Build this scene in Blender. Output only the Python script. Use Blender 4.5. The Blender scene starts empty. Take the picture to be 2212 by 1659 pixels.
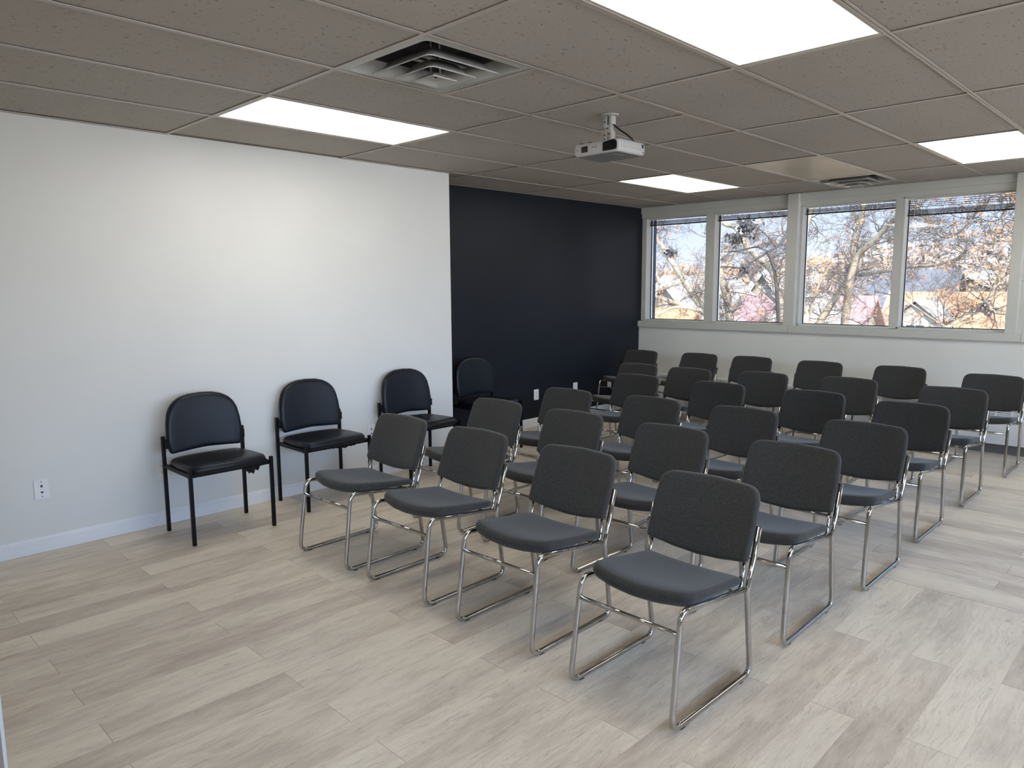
import bpy, bmesh, math, random
from mathutils import Vector, Matrix

C = bpy.context.scene.collection
SC = bpy.context.scene
PI = math.pi

# ------------------------------------------------------------------ camera
def make_camera():
    cam = bpy.data.cameras.new('camera')
    ob = bpy.data.objects.new('camera', cam)
    C.objects.link(ob)
    yaw, pitch, roll = 0.7752, -0.1337, -0.0059
    cy, sy, cp, sp = math.cos(yaw), math.sin(yaw), math.cos(pitch), math.sin(pitch)
    fwd = Vector((-sy * cp, cy * cp, sp))
    right = Vector((cy, sy, 0))
    up = right.cross(fwd)
    cr, sr = math.cos(roll), math.sin(roll)
    r2 = cr * right + sr * up
    u2 = -sr * right + cr * up
    m = Matrix((r2, u2, -fwd)).transposed().to_4x4()
    m.translation = Vector((4.0463, -1.8123, 1.483))
    ob.matrix_world = m
    cam.sensor_fit = 'HORIZONTAL'
    cam.sensor_width = 36.0
    cam.lens = 36.0 * 1575.57 / 2212.0
    cam.clip_start = 0.05
    cam.clip_end = 500
    SC.camera = ob
make_camera()

# ------------------------------------------------------------------ sky, sun, exposure
SC.view_settings.view_transform = 'Standard'
SC.view_settings.look = 'None'
SC.view_settings.gamma = 1.0
SC.view_settings.exposure = 0.0
SC.view_settings.use_curve_mapping = False
SUN_STRENGTH = 24.0
SKY_STRENGTH = 1.4
SKY_SUNWARD = 19.0
SUN_FROM = (0.55, -0.66, 0.52)
PANEL_STRENGTH = 6.4

w = bpy.data.worlds.new('sky')
SC.world = w
w.use_nodes = True
nt = w.node_tree
nt.nodes.clear()
tc = nt.nodes.new('ShaderNodeTexCoord')
sep = nt.nodes.new('ShaderNodeSeparateXYZ')
ramp = nt.nodes.new('ShaderNodeValToRGB')
ramp.color_ramp.elements[0].position = 0.0
ramp.color_ramp.elements[0].color = (0.86, 0.88, 0.98, 1)
ramp.color_ramp.elements[1].position = 0.22
ramp.color_ramp.elements[1].color = (0.40, 0.60, 1.0, 1)
e = ramp.color_ramp.elements.new(0.07)
e.color = (0.66, 0.76, 1.0, 1)
bg = nt.nodes.new('ShaderNodeBackground')
bg.inputs['Strength'].default_value = SKY_STRENGTH
wo = nt.nodes.new('ShaderNodeOutputWorld')
nt.links.new(tc.outputs['Generated'], sep.inputs[0])
nt.links.new(sep.outputs['Z'], ramp.inputs[0])
dot = nt.nodes.new('ShaderNodeVectorMath')
dot.operation = 'DOT_PRODUCT'
dot.inputs[1].default_value = Vector(SUN_FROM).normalized()
glow = nt.nodes.new('ShaderNodeMapRange')             # the sky is brighter on the sun's side
glow.interpolation_type = 'SMOOTHSTEP'
glow.inputs['From Min'].default_value = -0.15
glow.inputs['From Max'].default_value = 1.0
glow.inputs['To Min'].default_value = SKY_STRENGTH
glow.inputs['To Max'].default_value = SKY_SUNWARD
nt.links.new(tc.outputs['Generated'], dot.inputs[0])
nt.links.new(dot.outputs['Value'], glow.inputs['Value'])
nt.links.new(glow.outputs[0], bg.inputs['Strength'])
nt.links.new(ramp.outputs[0], bg.inputs['Color'])
nt.links.new(bg.outputs[0], wo.inputs['Surface'])

sun = bpy.data.lights.new('sun', 'SUN')
sun.energy = SUN_STRENGTH
sun.color = (1.0, 0.90, 0.76)
sun.angle = 0.01
so = bpy.data.objects.new('sun', sun)
C.objects.link(so)
so.rotation_euler = (-Vector(SUN_FROM)).to_track_quat('-Z', 'Y').to_euler()
so.location = (10, -20, 30)

# ------------------------------------------------------------------ materials
def mat(name, col, rough=0.6, metal=0.0, spec=None):
    m = bpy.data.materials.new(name)
    m.use_nodes = True
    b = m.node_tree.nodes['Principled BSDF']
    b.inputs['Base Color'].default_value = (*col, 1)
    b.inputs['Roughness'].default_value = rough
    b.inputs['Metallic'].default_value = metal
    if spec is not None:
        b.inputs['Specular IOR Level'].default_value = spec
    return m

def nodes(m):
    return m.node_tree.nodes, m.node_tree.links, m.node_tree.nodes['Principled BSDF']

def coords(m, kind='Object', scale=(1, 1, 1)):
    n, l, b = nodes(m)
    t = n.new('ShaderNodeTexCoord')
    mp = n.new('ShaderNodeMapping')
    mp.inputs['Scale'].default_value = scale
    l.new(t.outputs[kind], mp.inputs['Vector'])
    return mp.outputs[0]

def noise(m, vec, scale, detail=3, rough=0.5):
    n, l, b = nodes(m)
    t = n.new('ShaderNodeTexNoise')
    t.inputs['Scale'].default_value = scale
    t.inputs['Detail'].default_value = detail
    t.inputs['Roughness'].default_value = rough
    l.new(vec, t.inputs['Vector'])
    return t.outputs['Fac']

def ramp_of(m, fac, stops):
    n, l, b = nodes(m)
    r = n.new('ShaderNodeValToRGB')
    els = r.color_ramp.elements
    els[0].position, els[0].color = stops[0][0], (*stops[0][1], 1)
    els[1].position, els[1].color = stops[-1][0], (*stops[-1][1], 1)
    for p, c in stops[1:-1]:
        x = els.new(p)
        x.color = (*c, 1)
    l.new(fac, r.inputs[0])
    return r.outputs[0]

def bump(m, h, strength, dist=0.01):
    n, l, b = nodes(m)
    bp = n.new('ShaderNodeBump')
    bp.inputs['Strength'].default_value = strength
    bp.inputs['Distance'].default_value = dist
    l.new(h, bp.inputs['Height'])
    l.new(bp.outputs[0], b.inputs['Normal'])

def mottled(name, stops, scale, rough=0.6, bumps=0.0, kind='Object', stretch=(1, 1, 1), detail=3, metal=0.0):
    m = mat(name, stops[0][1], rough, metal)
    n, l, b = nodes(m)
    f = noise(m, coords(m, kind, stretch), scale, detail)
    l.new(ramp_of(m, f, stops), b.inputs['Base Color'])
    if bumps:
        bump(m, f, bumps)
    return m

def math_node(m, op, a, b_=None, c=None):
    n, l, b = nodes(m)
    x = n.new('ShaderNodeMath')
    x.operation = op
    for i, v in enumerate((a, b_, c)):
        if v is None:
            continue
        if isinstance(v, (int, float)):
            x.inputs[i].default_value = v
        else:
            l.new(v, x.inputs[i])
    return x.outputs[0]

def mix(m, fac, a, b_, mode='MIX'):
    n, l, b = nodes(m)
    x = n.new('ShaderNodeMix')
    x.data_type = 'RGBA'
    x.blend_type = mode
    for key, v in ((0, fac), (6, a), (7, b_)):
        if isinstance(v, (int, float)):
            x.inputs[key].default_value = v
        elif isinstance(v, tuple):
            x.inputs[key].default_value = (*v, 1)
        else:
            l.new(v, x.inputs[key])
    return x.outputs[2]

def floor_material():
    m = mat('grey oak planks', (0.4, 0.36, 0.32), 0.42)
    n, l, b = nodes(m)
    t = n.new('ShaderNodeTexCoord')
    s = n.new('ShaderNodeSeparateXYZ')
    l.new(t.outputs['Object'], s.inputs[0])
    X, Y = s.outputs['X'], s.outputs['Y']
    far = math_node(m, 'GREATER_THAN', Y, 2.04)
    near = math_node(m, 'SUBTRACT', 1.0, far)
    def pick(a, b_):
        return math_node(m, 'ADD', math_node(m, 'MULTIPLY', a, near), math_node(m, 'MULTIPLY', b_, far))
    across = pick(math_node(m, 'SUBTRACT', X, 0.462), math_node(m, 'SUBTRACT', Y, 2.075))
    along = pick(math_node(m, 'ADD', Y, 0.54), math_node(m, 'ADD', X, 0.3))
    row_f = math_node(m, 'DIVIDE', across, 0.155)
    row = math_node(m, 'FLOOR', row_f)
    even = math_node(m, 'SUBTRACT', 1.0, math_node(m, 'FLOORED_MODULO', row, 2.0))
    u = math_node(m, 'ADD', math_node(m, 'DIVIDE', along, 1.215), math_node(m, 'MULTIPLY', even, 0.5))
    brick = math_node(m, 'FLOOR', u)
    cell = n.new('ShaderNodeCombineXYZ')
    l.new(row, cell.inputs[0]); l.new(brick, cell.inputs[1]); l.new(far, cell.inputs[2])
    wn = n.new('ShaderNodeTexWhiteNoise')
    l.new(cell.outputs[0], wn.inputs['Vector'])
    rnd = wn.outputs['Value']
    # grain space: along the plank stretched, shifted per plank
    g = n.new('ShaderNodeCombineXYZ')
    l.new(math_node(m, 'ADD', math_node(m, 'MULTIPLY', along, 1.0), math_node(m, 'MULTIPLY', rnd, 37.0)), g.inputs[0])
    l.new(math_node(m, 'MULTIPLY', across, 4.2), g.inputs[1])
    l.new(math_node(m, 'MULTIPLY', rnd, 11.0), g.inputs[2])
    big = noise(m, g.outputs[0], 1.9, 5, 0.60)
    mid = noise(m, g.outputs[0], 6.0, 6, 0.68)
    g2 = n.new('ShaderNodeCombineXYZ')
    l.new(math_node(m, 'ADD', math_node(m, 'MULTIPLY', along, 0.5), math_node(m, 'MULTIPLY', rnd, 37.0)), g2.inputs[0])
    warp = math_node(m, 'MULTIPLY', math_node(m, 'SUBTRACT', big, 0.5), 3.0)
    l.new(math_node(m, 'ADD', math_node(m, 'MULTIPLY', across, 20.0), warp), g2.inputs[1])
    l.new(math_node(m, 'MULTIPLY', rnd, 5.0), g2.inputs[2])
    fine = noise(m, g2.outputs[0], 11.0, 6, 0.70)
    tone = math_node(m, 'ADD', math_node(m, 'MULTIPLY', big, 0.62),
                     math_node(m, 'ADD', math_node(m, 'MULTIPLY', mid, 0.38), math_node(m, 'MULTIPLY', math_node(m, 'SUBTRACT', rnd, 0.5), 0.22)))
    col = ramp_of(m, tone, [(0.28, (0.47, 0.385, 0.295)), (0.42, (0.62, 0.525, 0.41)), (0.54, (0.74, 0.64, 0.50)), (0.70, (0.81, 0.71, 0.56))])
    streak = ramp_of(m, fine, [(0.25, (0.36, 0.33, 0.30)), (0.38, (0.80, 0.785, 0.77)), (0.50, (1, 1, 1)), (1, (1, 1, 1))])
    col = mix(m, 0.9, col, streak, 'MULTIPLY')
    # seams
    fr = math_node(m, 'FRACT', row_f)
    seam_a = math_node(m, 'LESS_THAN', fr, 0.008)
    seam_b = math_node(m, 'LESS_THAN', math_node(m, 'FRACT', u), 0.0014)
    band = math_node(m, 'COMPARE', Y, 2.04, 0.0018)
    seam_l = math_node(m, 'MULTIPLY', seam_a, 0.30)
    seam_e = math_node(m, 'MULTIPLY', seam_b, 0.72)
    seam = math_node(m, 'MAXIMUM', math_node(m, 'MAXIMUM', seam_l, seam_e), math_node(m, 'MULTIPLY', band, 0.75))
    col = mix(m, seam, col, (0.07, 0.05, 0.04))
    l.new(col, b.inputs['Base Color'])
    l.new(ramp_of(m, mid, [(0.3, (0.36, 0.36, 0.36)), (0.7, (0.50, 0.50, 0.50))]), b.inputs['Roughness'])
    bump(m, math_node(m, 'SUBTRACT', fine, math_node(m, 'MULTIPLY', seam, 2.0)), 0.10, 0.002)
    return m

def tile_material():
    m = mat('fissured ceiling tile', (0.6, 0.58, 0.55), 0.9)
    n, l, b = nodes(m)
    v = coords(m, 'Object', (1, 1, 1))
    f1 = noise(m, coords(m, 'Object', (1.0, 0.40, 1)), 80, 2, 0.5)
    vo = n.new('ShaderNodeTexVoronoi')
    vo.inputs['Scale'].default_value = 62
    vo.inputs['Randomness'].default_value = 1.0
    l.new(coords(m, 'Object', (1.0, 0.55, 1)), vo.inputs['Vector'])
    pits = math_node(m, 'LESS_THAN', vo.outputs['Distance'], 0.075)
    worms = math_node(m, 'GREATER_THAN', f1, 0.67)
    marks = math_node(m, 'MULTIPLY', math_node(m, 'MAXIMUM', pits, worms), 0.70)
    base = ramp_of(m, noise(m, v, 1.1, 2), [(0.3, (0.41, 0.372, 0.328)), (0.7, (0.445, 0.407, 0.363))])
    l.new(mix(m, marks, base, (0.12, 0.11, 0.10)), b.inputs['Base Color'])
    return m

def glass_material():
    m = bpy.data.materials.new('window glass')
    m.use_nodes = True
    n, l = m.node_tree.nodes, m.node_tree.links
    n.clear()
    out = n.new('ShaderNodeOutputMaterial')
    tr = n.new('ShaderNodeBsdfTransparent')
    tr.inputs[0].default_value = (0.97, 0.98, 0.97, 1)
    gl = n.new('ShaderNodeBsdfGlossy')
    gl.inputs['Roughness'].default_value = 0.01
    fr = n.new('ShaderNodeFresnel')
    fr.inputs['IOR'].default_value = 1.5
    mx = n.new('ShaderNodeMixShader')
    l.new(fr.outputs[0], mx.inputs[0]); l.new(tr.outputs[0], mx.inputs[1]); l.new(gl.outputs[0], mx.inputs[2])
    l.new(mx.outputs[0], out.inputs['Surface'])
    return m

def emit_material(name, col, strength):
    m = mat(name, (0.9, 0.9, 0.9), 0.5)
    n, l, b = nodes(m)
    b.inputs['Emission Color'].default_value = (*col, 1)
    b.inputs['Emission Strength'].default_value = strength
    return m

def fabric_material():
    m = mat('charcoal woven fabric', (0.045, 0.047, 0.05), 0.95)
    n, l, b = nodes(m)
    f = noise(m, coords(m, 'Object', (7, 40, 60)), 9, 4, 0.65)
    g = noise(m, coords(m, 'Object'), 260, 2, 0.6)
    c1 = ramp_of(m, f, [(0.32, (0.026, 0.0255, 0.024)), (0.55, (0.047, 0.0455, 0.042)), (0.8, (0.071, 0.069, 0.064))])
    c2 = ramp_of(m, g, [(0.3, (0.72, 0.72, 0.72)), (0.7, (1.25, 1.25, 1.25))])
    l.new(mix(m, 1.0, c1, c2, 'MULTIPLY'), b.inputs['Base Color'])
    b.inputs['Sheen Weight'].default_value = 0.35
    b.inputs['Sheen Roughness'].default_value = 0.5
    b.inputs['Sheen Tint'].default_value = (0.62, 0.61, 0.58, 1)
    b.inputs['Specular IOR Level'].default_value = 0.2
    bump(m, g, 0.35, 0.002)
    return m

M = {}
M['floor'] = floor_material()
M['tile'] = tile_material()
M['glass'] = glass_material()
M['panel'] = emit_material('lit acrylic diffuser', (1.0, 0.965, 0.88), PANEL_STRENGTH)
M['fabric'] = fabric_material()
M['wall'] = mottled('warm white wall paint', [(0.3, (0.69, 0.685, 0.645)), (0.7, (0.72, 0.715, 0.675))], 2.0, 0.55)
M['wall_grey'] = mottled('pale grey wall paint', [(0.3, (0.79, 0.785, 0.725)), (0.7, (0.82, 0.815, 0.755))], 2.0, 0.6)
M['navy'] = mottled('dark navy wall paint', [(0.3, (0.0060, 0.0085, 0.0135)), (0.7, (0.0075, 0.0105, 0.0165))], 3.0, 0.45)
M['navy'].node_tree.nodes['Principled BSDF'].inputs['Specular IOR Level'].default_value = 0.28
M['trim'] = mottled('white gloss trim paint', [(0.3, (0.74, 0.75, 0.76)), (0.7, (0.77, 0.78, 0.79))], 4.0, 0.35)
M['frame'] = mottled('painted window frame', [(0.3, (0.59, 0.59, 0.54)), (0.7, (0.62, 0.62, 0.57))], 5.0, 0.45)
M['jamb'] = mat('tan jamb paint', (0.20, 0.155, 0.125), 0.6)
M['tee'] = mat('painted ceiling tee', (0.50, 0.46, 0.41), 0.45)
M['plenum'] = mottled('dusty brown plenum', [(0.3, (0.19, 0.165, 0.125)), (0.7, (0.25, 0.22, 0.17))], 3.0, 0.9)
M['brown_panel'] = mottled('aged acrylic panel', [(0.35, (0.27, 0.215, 0.145)), (0.6, (0.37, 0.305, 0.215))], 1.6, 0.34, stretch=(2.0, 0.4, 1))
M['brown_panel'].node_tree.nodes['Principled BSDF'].inputs['Specular IOR Level'].default_value = 0.3
M['vent'] = mat('grey enamel vent', (0.46, 0.455, 0.42), 0.38)
M['vent_dark'] = mat('dark duct', (0.03, 0.03, 0.028), 0.8)
M['vinyl'] = mottled('black navy vinyl', [(0.3, (0.0045, 0.0065, 0.0105)), (0.7, (0.006, 0.0085, 0.0135))], 6.0, 0.38)
M['vinyl'].node_tree.nodes['Principled BSDF'].inputs['Specular IOR Level'].default_value = 0.30
M['black_metal'] = mat('black powder coated metal', (0.0035, 0.0035, 0.004), 0.45, 0.0, 0.2)
M['black_cloth'] = mottled('black lining cloth', [(0.3, (0.006, 0.006, 0.008)), (0.7, (0.012, 0.012, 0.015))], 40.0, 0.95)
M['chrome'] = mottled('polished chrome', [(0.3, (0.46, 0.45, 0.435)), (0.7, (0.50, 0.49, 0.475))], 8.0, 0.05, metal=1.0)
M['rubber'] = mat('black rubber', (0.012, 0.012, 0.012), 0.8)
M['plate'] = mat('white plastic plate', (0.80, 0.80, 0.80), 0.35)
M['slot'] = mat('dark slot', (0.02, 0.016, 0.014), 0.6)
M['proj'] = mottled('light grey projector plastic', [(0.3, (0.43, 0.43, 0.415)), (0.7, (0.46, 0.46, 0.445))], 20.0, 0.45)
M['proj_under'] = mat('grey projector underside', (0.19, 0.20, 0.20), 0.6)
M['lens'] = mat('black gloss window', (0.004, 0.004, 0.005), 0.12)
M['mount'] = mat('off white mount metal', (0.44, 0.43, 0.40), 0.45)
M['cable'] = mat('black cable', (0.006, 0.006, 0.006), 0.5)
M['heater'] = mat('white enamel heater', (0.82, 0.82, 0.80), 0.4)
M['kick'] = mat('grey kick plate', (0.16, 0.16, 0.155), 0.7)
M['blind'] = mat('taupe metal blind', (0.045, 0.037, 0.029), 0.7)
M['blind_rail'] = mat('white blind rail', (0.72, 0.72, 0.70), 0.45)
M['bark'] = mottled('pale tan bark', [(0.25, (0.056, 0.042, 0.025)), (0.45, (0.129, 0.101, 0.066)), (0.7, (0.168, 0.138, 0.096))], 5.0, 0.9, 0.4, stretch=(1, 1, 0.4))
M['bark_dark'] = mottled('dark grey bark', [(0.3, (0.010, 0.009, 0.009)), (0.7, (0.024, 0.021, 0.018))], 6.0, 0.9)
M['twig'] = mottled('brown twig bark', [(0.3, (0.020, 0.014, 0.010)), (0.7, (0.056, 0.041, 0.026))], 4.0, 0.9)
M['leaf'] = mottled('dry orange leaves', [(0.3, (0.140, 0.052, 0.014)), (0.7, (0.201, 0.099, 0.037))], 8.0, 0.8)
M['leaf_dark'] = mottled('dark dead leaves', [(0.3, (0.009, 0.008, 0.007)), (0.7, (0.019, 0.016, 0.014))], 8.0, 0.9)
M['lawn'] = mottled('leaf covered lawn', [(0.3, (0.101, 0.062, 0.032)), (0.5, (0.135, 0.094, 0.054)), (0.7, (0.154, 0.122, 0.082))], 0.8, 0.95)

def roof_mat(name, a, b_):
    m = mottled(name, [(0.3, a), (0.7, b_)], 1.2, 0.9, 0.0, stretch=(1, 1, 6), detail=5)
    return m
M['roof_orange'] = roof_mat('orange brown shingles', (0.148, 0.064, 0.027), (0.188, 0.094, 0.046))
M['roof_pink'] = roof_mat('faded red shingles', (0.104, 0.054, 0.046), (0.127, 0.073, 0.062))
M['roof_grey'] = roof_mat('grey shingles', (0.034, 0.032, 0.033), (0.045, 0.043, 0.043))
M['roof_pale'] = roof_mat('pale shingles', (0.104, 0.087, 0.068), (0.122, 0.102, 0.079))
M['siding_white'] = mottled('white siding', [(0.3, (0.125, 0.107, 0.082)), (0.7, (0.139, 0.118, 0.092))], 1.0, 0.7, stretch=(1, 1, 8))
M['siding_cream'] = mottled('cream siding', [(0.3, (0.185, 0.145, 0.091)), (0.7, (0.207, 0.168, 0.114))], 1.0, 0.7, stretch=(1, 1, 8))
M['siding_blue'] = mottled('blue grey siding', [(0.3, (0.095, 0.099, 0.096)), (0.7, (0.117, 0.120, 0.114))], 1.0, 0.7, stretch=(1, 1, 8))
M['pane_dark'] = mat('dark window pane', (0.028, 0.031, 0.034), 0.15)
M['white_trim'] = mat('white painted wood', (0.229, 0.212, 0.185), 0.5)
M['twig_far'] = mottled('distant twigs', [(0.3, (0.084, 0.057, 0.041)), (0.5, (0.140, 0.099, 0.068)), (0.7, (0.173, 0.130, 0.094))], 0.25, 0.95)
M['twig_far_pink'] = mottled('distant mauve twigs', [(0.3, (0.101, 0.073, 0.061)), (0.7, (0.157, 0.120, 0.098))], 0.25, 0.95)
M['leaf_far'] = mottled('distant russet leaves', [(0.3, (0.145, 0.068, 0.030)), (0.7, (0.191, 0.109, 0.060))], 0.3, 0.95)

# ------------------------------------------------------------------ mesh helpers
class MB:
    """collects shapes, then links them as ONE mesh object"""
    def __init__(self):
        self.v, self.f, self.s, self.mi = [], [], [], []
    def add(self, vs, fs, smooth=False, mi=0):
        o = len(self.v)
        self.v += [tuple(p) for p in vs]
        self.f += [tuple(i + o for i in f) for f in fs]
        self.s += [smooth] * len(fs)
        self.mi += [mi] * len(fs)
        return self
    def box(self, x0, x1, y0, y1, z0, z1, mi=0):
        vs = [(x0, y0, z0), (x1, y0, z0), (x1, y1, z0), (x0, y1, z0), (x0, y0, z1), (x1, y0, z1), (x1, y1, z1), (x0, y1, z1)]
        fs = [(0, 3, 2, 1), (4, 5, 6, 7), (0, 1, 5, 4), (1, 2, 6, 5), (2, 3, 7, 6), (3, 0, 4, 7)]
        return self.add(vs, fs, False, mi)
    def quad(self, a, b, c, d, mi=0):
        return self.add([a, b, c, d], [(0, 1, 2, 3)], False, mi)
    def prism(self, pts, lo, hi, axis=2):
        """extrude a 2D outline along an axis"""
        n = len(pts)
        def P(p, h):
            q = [p[0], p[1]]
            q.insert(axis, h)
            return tuple(q)
        vs = [P(p, lo) for p in pts] + [P(p, hi) for p in pts]
        fs = [tuple(range(n - 1, -1, -1)), tuple(range(n, 2 * n))]
        fs += [(i, (i + 1) % n, n + (i + 1) % n, n + i) for i in range(n)]
        return self.add(vs, fs)
    def tube(self, path, r, sides=8, closed=False, caps=True, smooth=True):
        pts = [Vector(p) for p in path]
        n = len(pts)
        rad = r if isinstance(r, (list, tuple)) else [r] * n
        t0 = (pts[1] - pts[0]).normalized()
        ref = Vector((0, 0, 1)) if abs(t0.z) < 0.9 else Vector((1, 0, 0))
        nrm = t0.cross(ref).normalized()
        vs = []
        for i in range(n):
            if closed:
                t = (pts[(i + 1) % n] - pts[i - 1]).normalized()
            elif i == 0:
                t = t0
            elif i == n - 1:
                t = (pts[-1] - pts[-2]).normalized()
            else:
                t = ((pts[i + 1] - pts[i]).normalized() + (pts[i] - pts[i - 1]).normalized()).normalized()
            nrm = (nrm - t * nrm.dot(t))
            nrm = nrm.normalized() if nrm.length > 1e-6 else t.orthogonal().normalized()
            bn = t.cross(nrm)
            for k in range(sides):
                a = 2 * PI * k / sides
                vs.append(pts[i] + (nrm * math.cos(a) + bn * math.sin(a)) * rad[i])
        fs = []
        for i in range(n if closed else n - 1):
            j = (i + 1) % n
            for k in range(sides):
                k2 = (k + 1) % sides
                fs.append((i * sides + k, i * sides + k2, j * sides + k2, j * sides + k))
        self.add(vs, fs, smooth)
        if caps and not closed:
            o = len(self.v) - len(vs)
            self.f.append(tuple(o + k for k in range(sides - 1, -1, -1))); self.s.append(False); self.mi.append(0)
            self.f.append(tuple(o + (n - 1) * sides + k for k in range(sides))); self.s.append(False); self.mi.append(0)
        return self
    def cyl(self, c, r, h, axis=2, sides=20, r2=None):
        a = [0, 0, 0]; a[axis] = h
        c = Vector(c)
        return self.tube([c, c + Vector(a)], [r, r if r2 is None else r2], sides)
    def pad(self, outline, thick, round_r, fmap, cx=0.0, cy=0.0, rings=5):
        """a cushion: a 2D outline with rounded edge, thickness along the third axis; fmap bends it"""
        n = len(outline)
        prof = []
        for k in range(rings + 1):                       # rounded rim from the middle of the edge to the face
            a = PI / 2 * k / rings
            prof.append((round_r * (1 - math.cos(a)), math.sin(a)))
        levels = [(d, h * thick / 2) for d, h in prof]
        inner = [0.18, 0.40, 0.65, 0.85]
        vs, fs = [], []
        def ring(d, h, shrink=0.0):
            out = []
            for (x, y) in outline:
                dx, dy = x - cx, y - cy
                L = math.hypot(dx, dy)
                k = (L - d) / L * (1 - shrink)
                out.append(fmap(cx + dx * k, cy + dy * k, h))
            return out
        seq = []
        for s in reversed(inner):
            seq.append((round_r, -thick / 2, s))
        for d, h in reversed(levels):
            seq.append((d, -h, 0))
        for d, h in levels[1:]:
            seq.append((d, h, 0))
        for s in inner:
            seq.append((round_r, thick / 2, s))
        for d, h, s in seq:
            vs += ring(d, h, s)
        m = len(seq)
        for i in range(m - 1):
            for k in range(n):
                k2 = (k + 1) % n
                fs.append((i * n + k, i * n + k2, (i + 1) * n + k2, (i + 1) * n + k))
        a = len(vs); vs.append(fmap(cx, cy, -thick / 2))
        b = len(vs); vs.append(fmap(cx, cy, thick / 2))
        for k in range(n):
            k2 = (k + 1) % n
            fs.append((a, k2, k))
            fs.append((b, (m - 1) * n + k, (m - 1) * n + k2))
        return self.add(vs, fs, True)
    def build(self, name, material, parent=None, loc=None, bevel=0.0, segs=2):
        me = bpy.data.meshes.new(name)
        me.from_pydata(self.v, [], self.f)
        me.polygons.foreach_set('use_smooth', self.s)
        mats = material if isinstance(material, (list, tuple)) else [material]
        for m in mats:
            me.materials.append(m)
        if len(mats) > 1:
            me.polygons.foreach_set('material_index', self.mi)
        bm = bmesh.new()
        bm.from_mesh(me)
        bmesh.ops.recalc_face_normals(bm, faces=bm.faces)
        if bevel:
            bmesh.ops.bevel(bm, geom=[e for e in bm.edges if len(e.link_faces) == 2 and e.calc_face_angle(0) > 0.5], offset=bevel, segments=segs, affect='EDGES', profile=0.5, clamp_overlap=True)
        bm.to_mesh(me)
        bm.free()
        ob = bpy.data.objects.new(name, me)
        C.objects.link(ob)
        if parent:
            ob.parent = parent
        if loc:
            ob.location = loc
        return ob

def fillet(path, radii, steps=6):
    """round the corners of an open polyline; radii per inner corner"""
    P = [Vector(p) for p in path]
    out = [P[0]]
    for i in range(1, len(P) - 1):
        r = radii[i - 1]
        a, b = (P[i - 1] - P[i]), (P[i + 1] - P[i])
        la, lb = a.length, b.length
        a.normalize(); b.normalize()
        ang = a.angle(b)
        d = min(r / math.tan(ang / 2), la * 0.49, lb * 0.49)
        p0, p1 = P[i] + a * d, P[i] + b * d
        for k in range(steps + 1):
            t = k / steps
            out.append((1 - t) ** 2 * p0 + 2 * t * (1 - t) * P[i] + t * t * p1)
    out.append(P[-1])
    return out

def rounded(pts, radii, steps=6):
    """round the corners of a closed 2D outline"""
    n = len(pts)
    out = []
    for i in range(n):
        p, a, b = Vector(pts[i]), Vector(pts[i - 1]), Vector(pts[(i + 1) % n])
        r = radii[i]
        if r <= 0:
            out.append(tuple(p)); continue
        u, v = (a - p), (b - p)
        la, lb = u.length, v.length
        u.normalize(); v.normalize()
        ang = u.angle(v)
        d = min(r / math.tan(ang / 2), la * 0.49, lb * 0.49)
        p0, p1 = p + u * d, p + v * d
        for k in range(steps + 1):
            t = k / steps
            q = (1 - t) ** 2 * p0 + 2 * t * (1 - t) * p + t * t * p1
            out.append((q.x, q.y))
    return out

def densify(pts, step):
    out = []
    n = len(pts)
    for i in range(n):
        a, b = Vector(pts[i]), Vector(pts[(i + 1) % n])
        k = max(1, int((b - a).length / step))
        for j in range(k):
            q = a.lerp(b, j / k)
            out.append((q.x, q.y))
    return out

def thing(name, label, cat, loc=(0, 0, 0), rotz=0.0, group=None):
    o = bpy.data.objects.new(name, None)
    C.objects.link(o)
    o.empty_display_size = 0.1
    o.location = loc
    o.rotation_euler = (0, 0, rotz)
    o['label'] = label
    o['category'] = cat
    if group:
        o['group'] = group
    return o

def tag(o, label, cat, group=None):
    o['label'] = label
    o['category'] = cat
    if group:
        o['group'] = group
    return o

def struct(o, label=None):
    o['kind'] = 'structure'
    if label:
        o['label'] = label
    return o

def dup(root, loc, rotz, label, group=None):
    r = root.copy(); C.objects.link(r)
    r.location = loc; r.rotation_euler = (0, 0, rotz)
    r['label'] = label
    if group:
        r['group'] = group
    for ch in list(root.children):
        c = ch.copy(); C.objects.link(c); c.parent = r
        for g in list(ch.children):
            d = g.copy(); C.objects.link(d); d.parent = c
    return r

# ------------------------------------------------------------------ room shell
H = 2.405                     # ceiling height
XL, XN = -0.66, -1.145        # white wall face, navy wall face
YW = 5.73                     # window wall face
YC = 2.26                     # end of the white wall
XR, YB = 6.7, -5.2
TOP = 3.05
FT = 0.6096

b = MB(); b.box(-1.6, XR + 0.2, YB - 0.2, YW + 0.35, -0.2, 0.0)
struct(b.build('floor', M['floor']), 'grey oak plank floor, grain turning beyond the seam')

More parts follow.
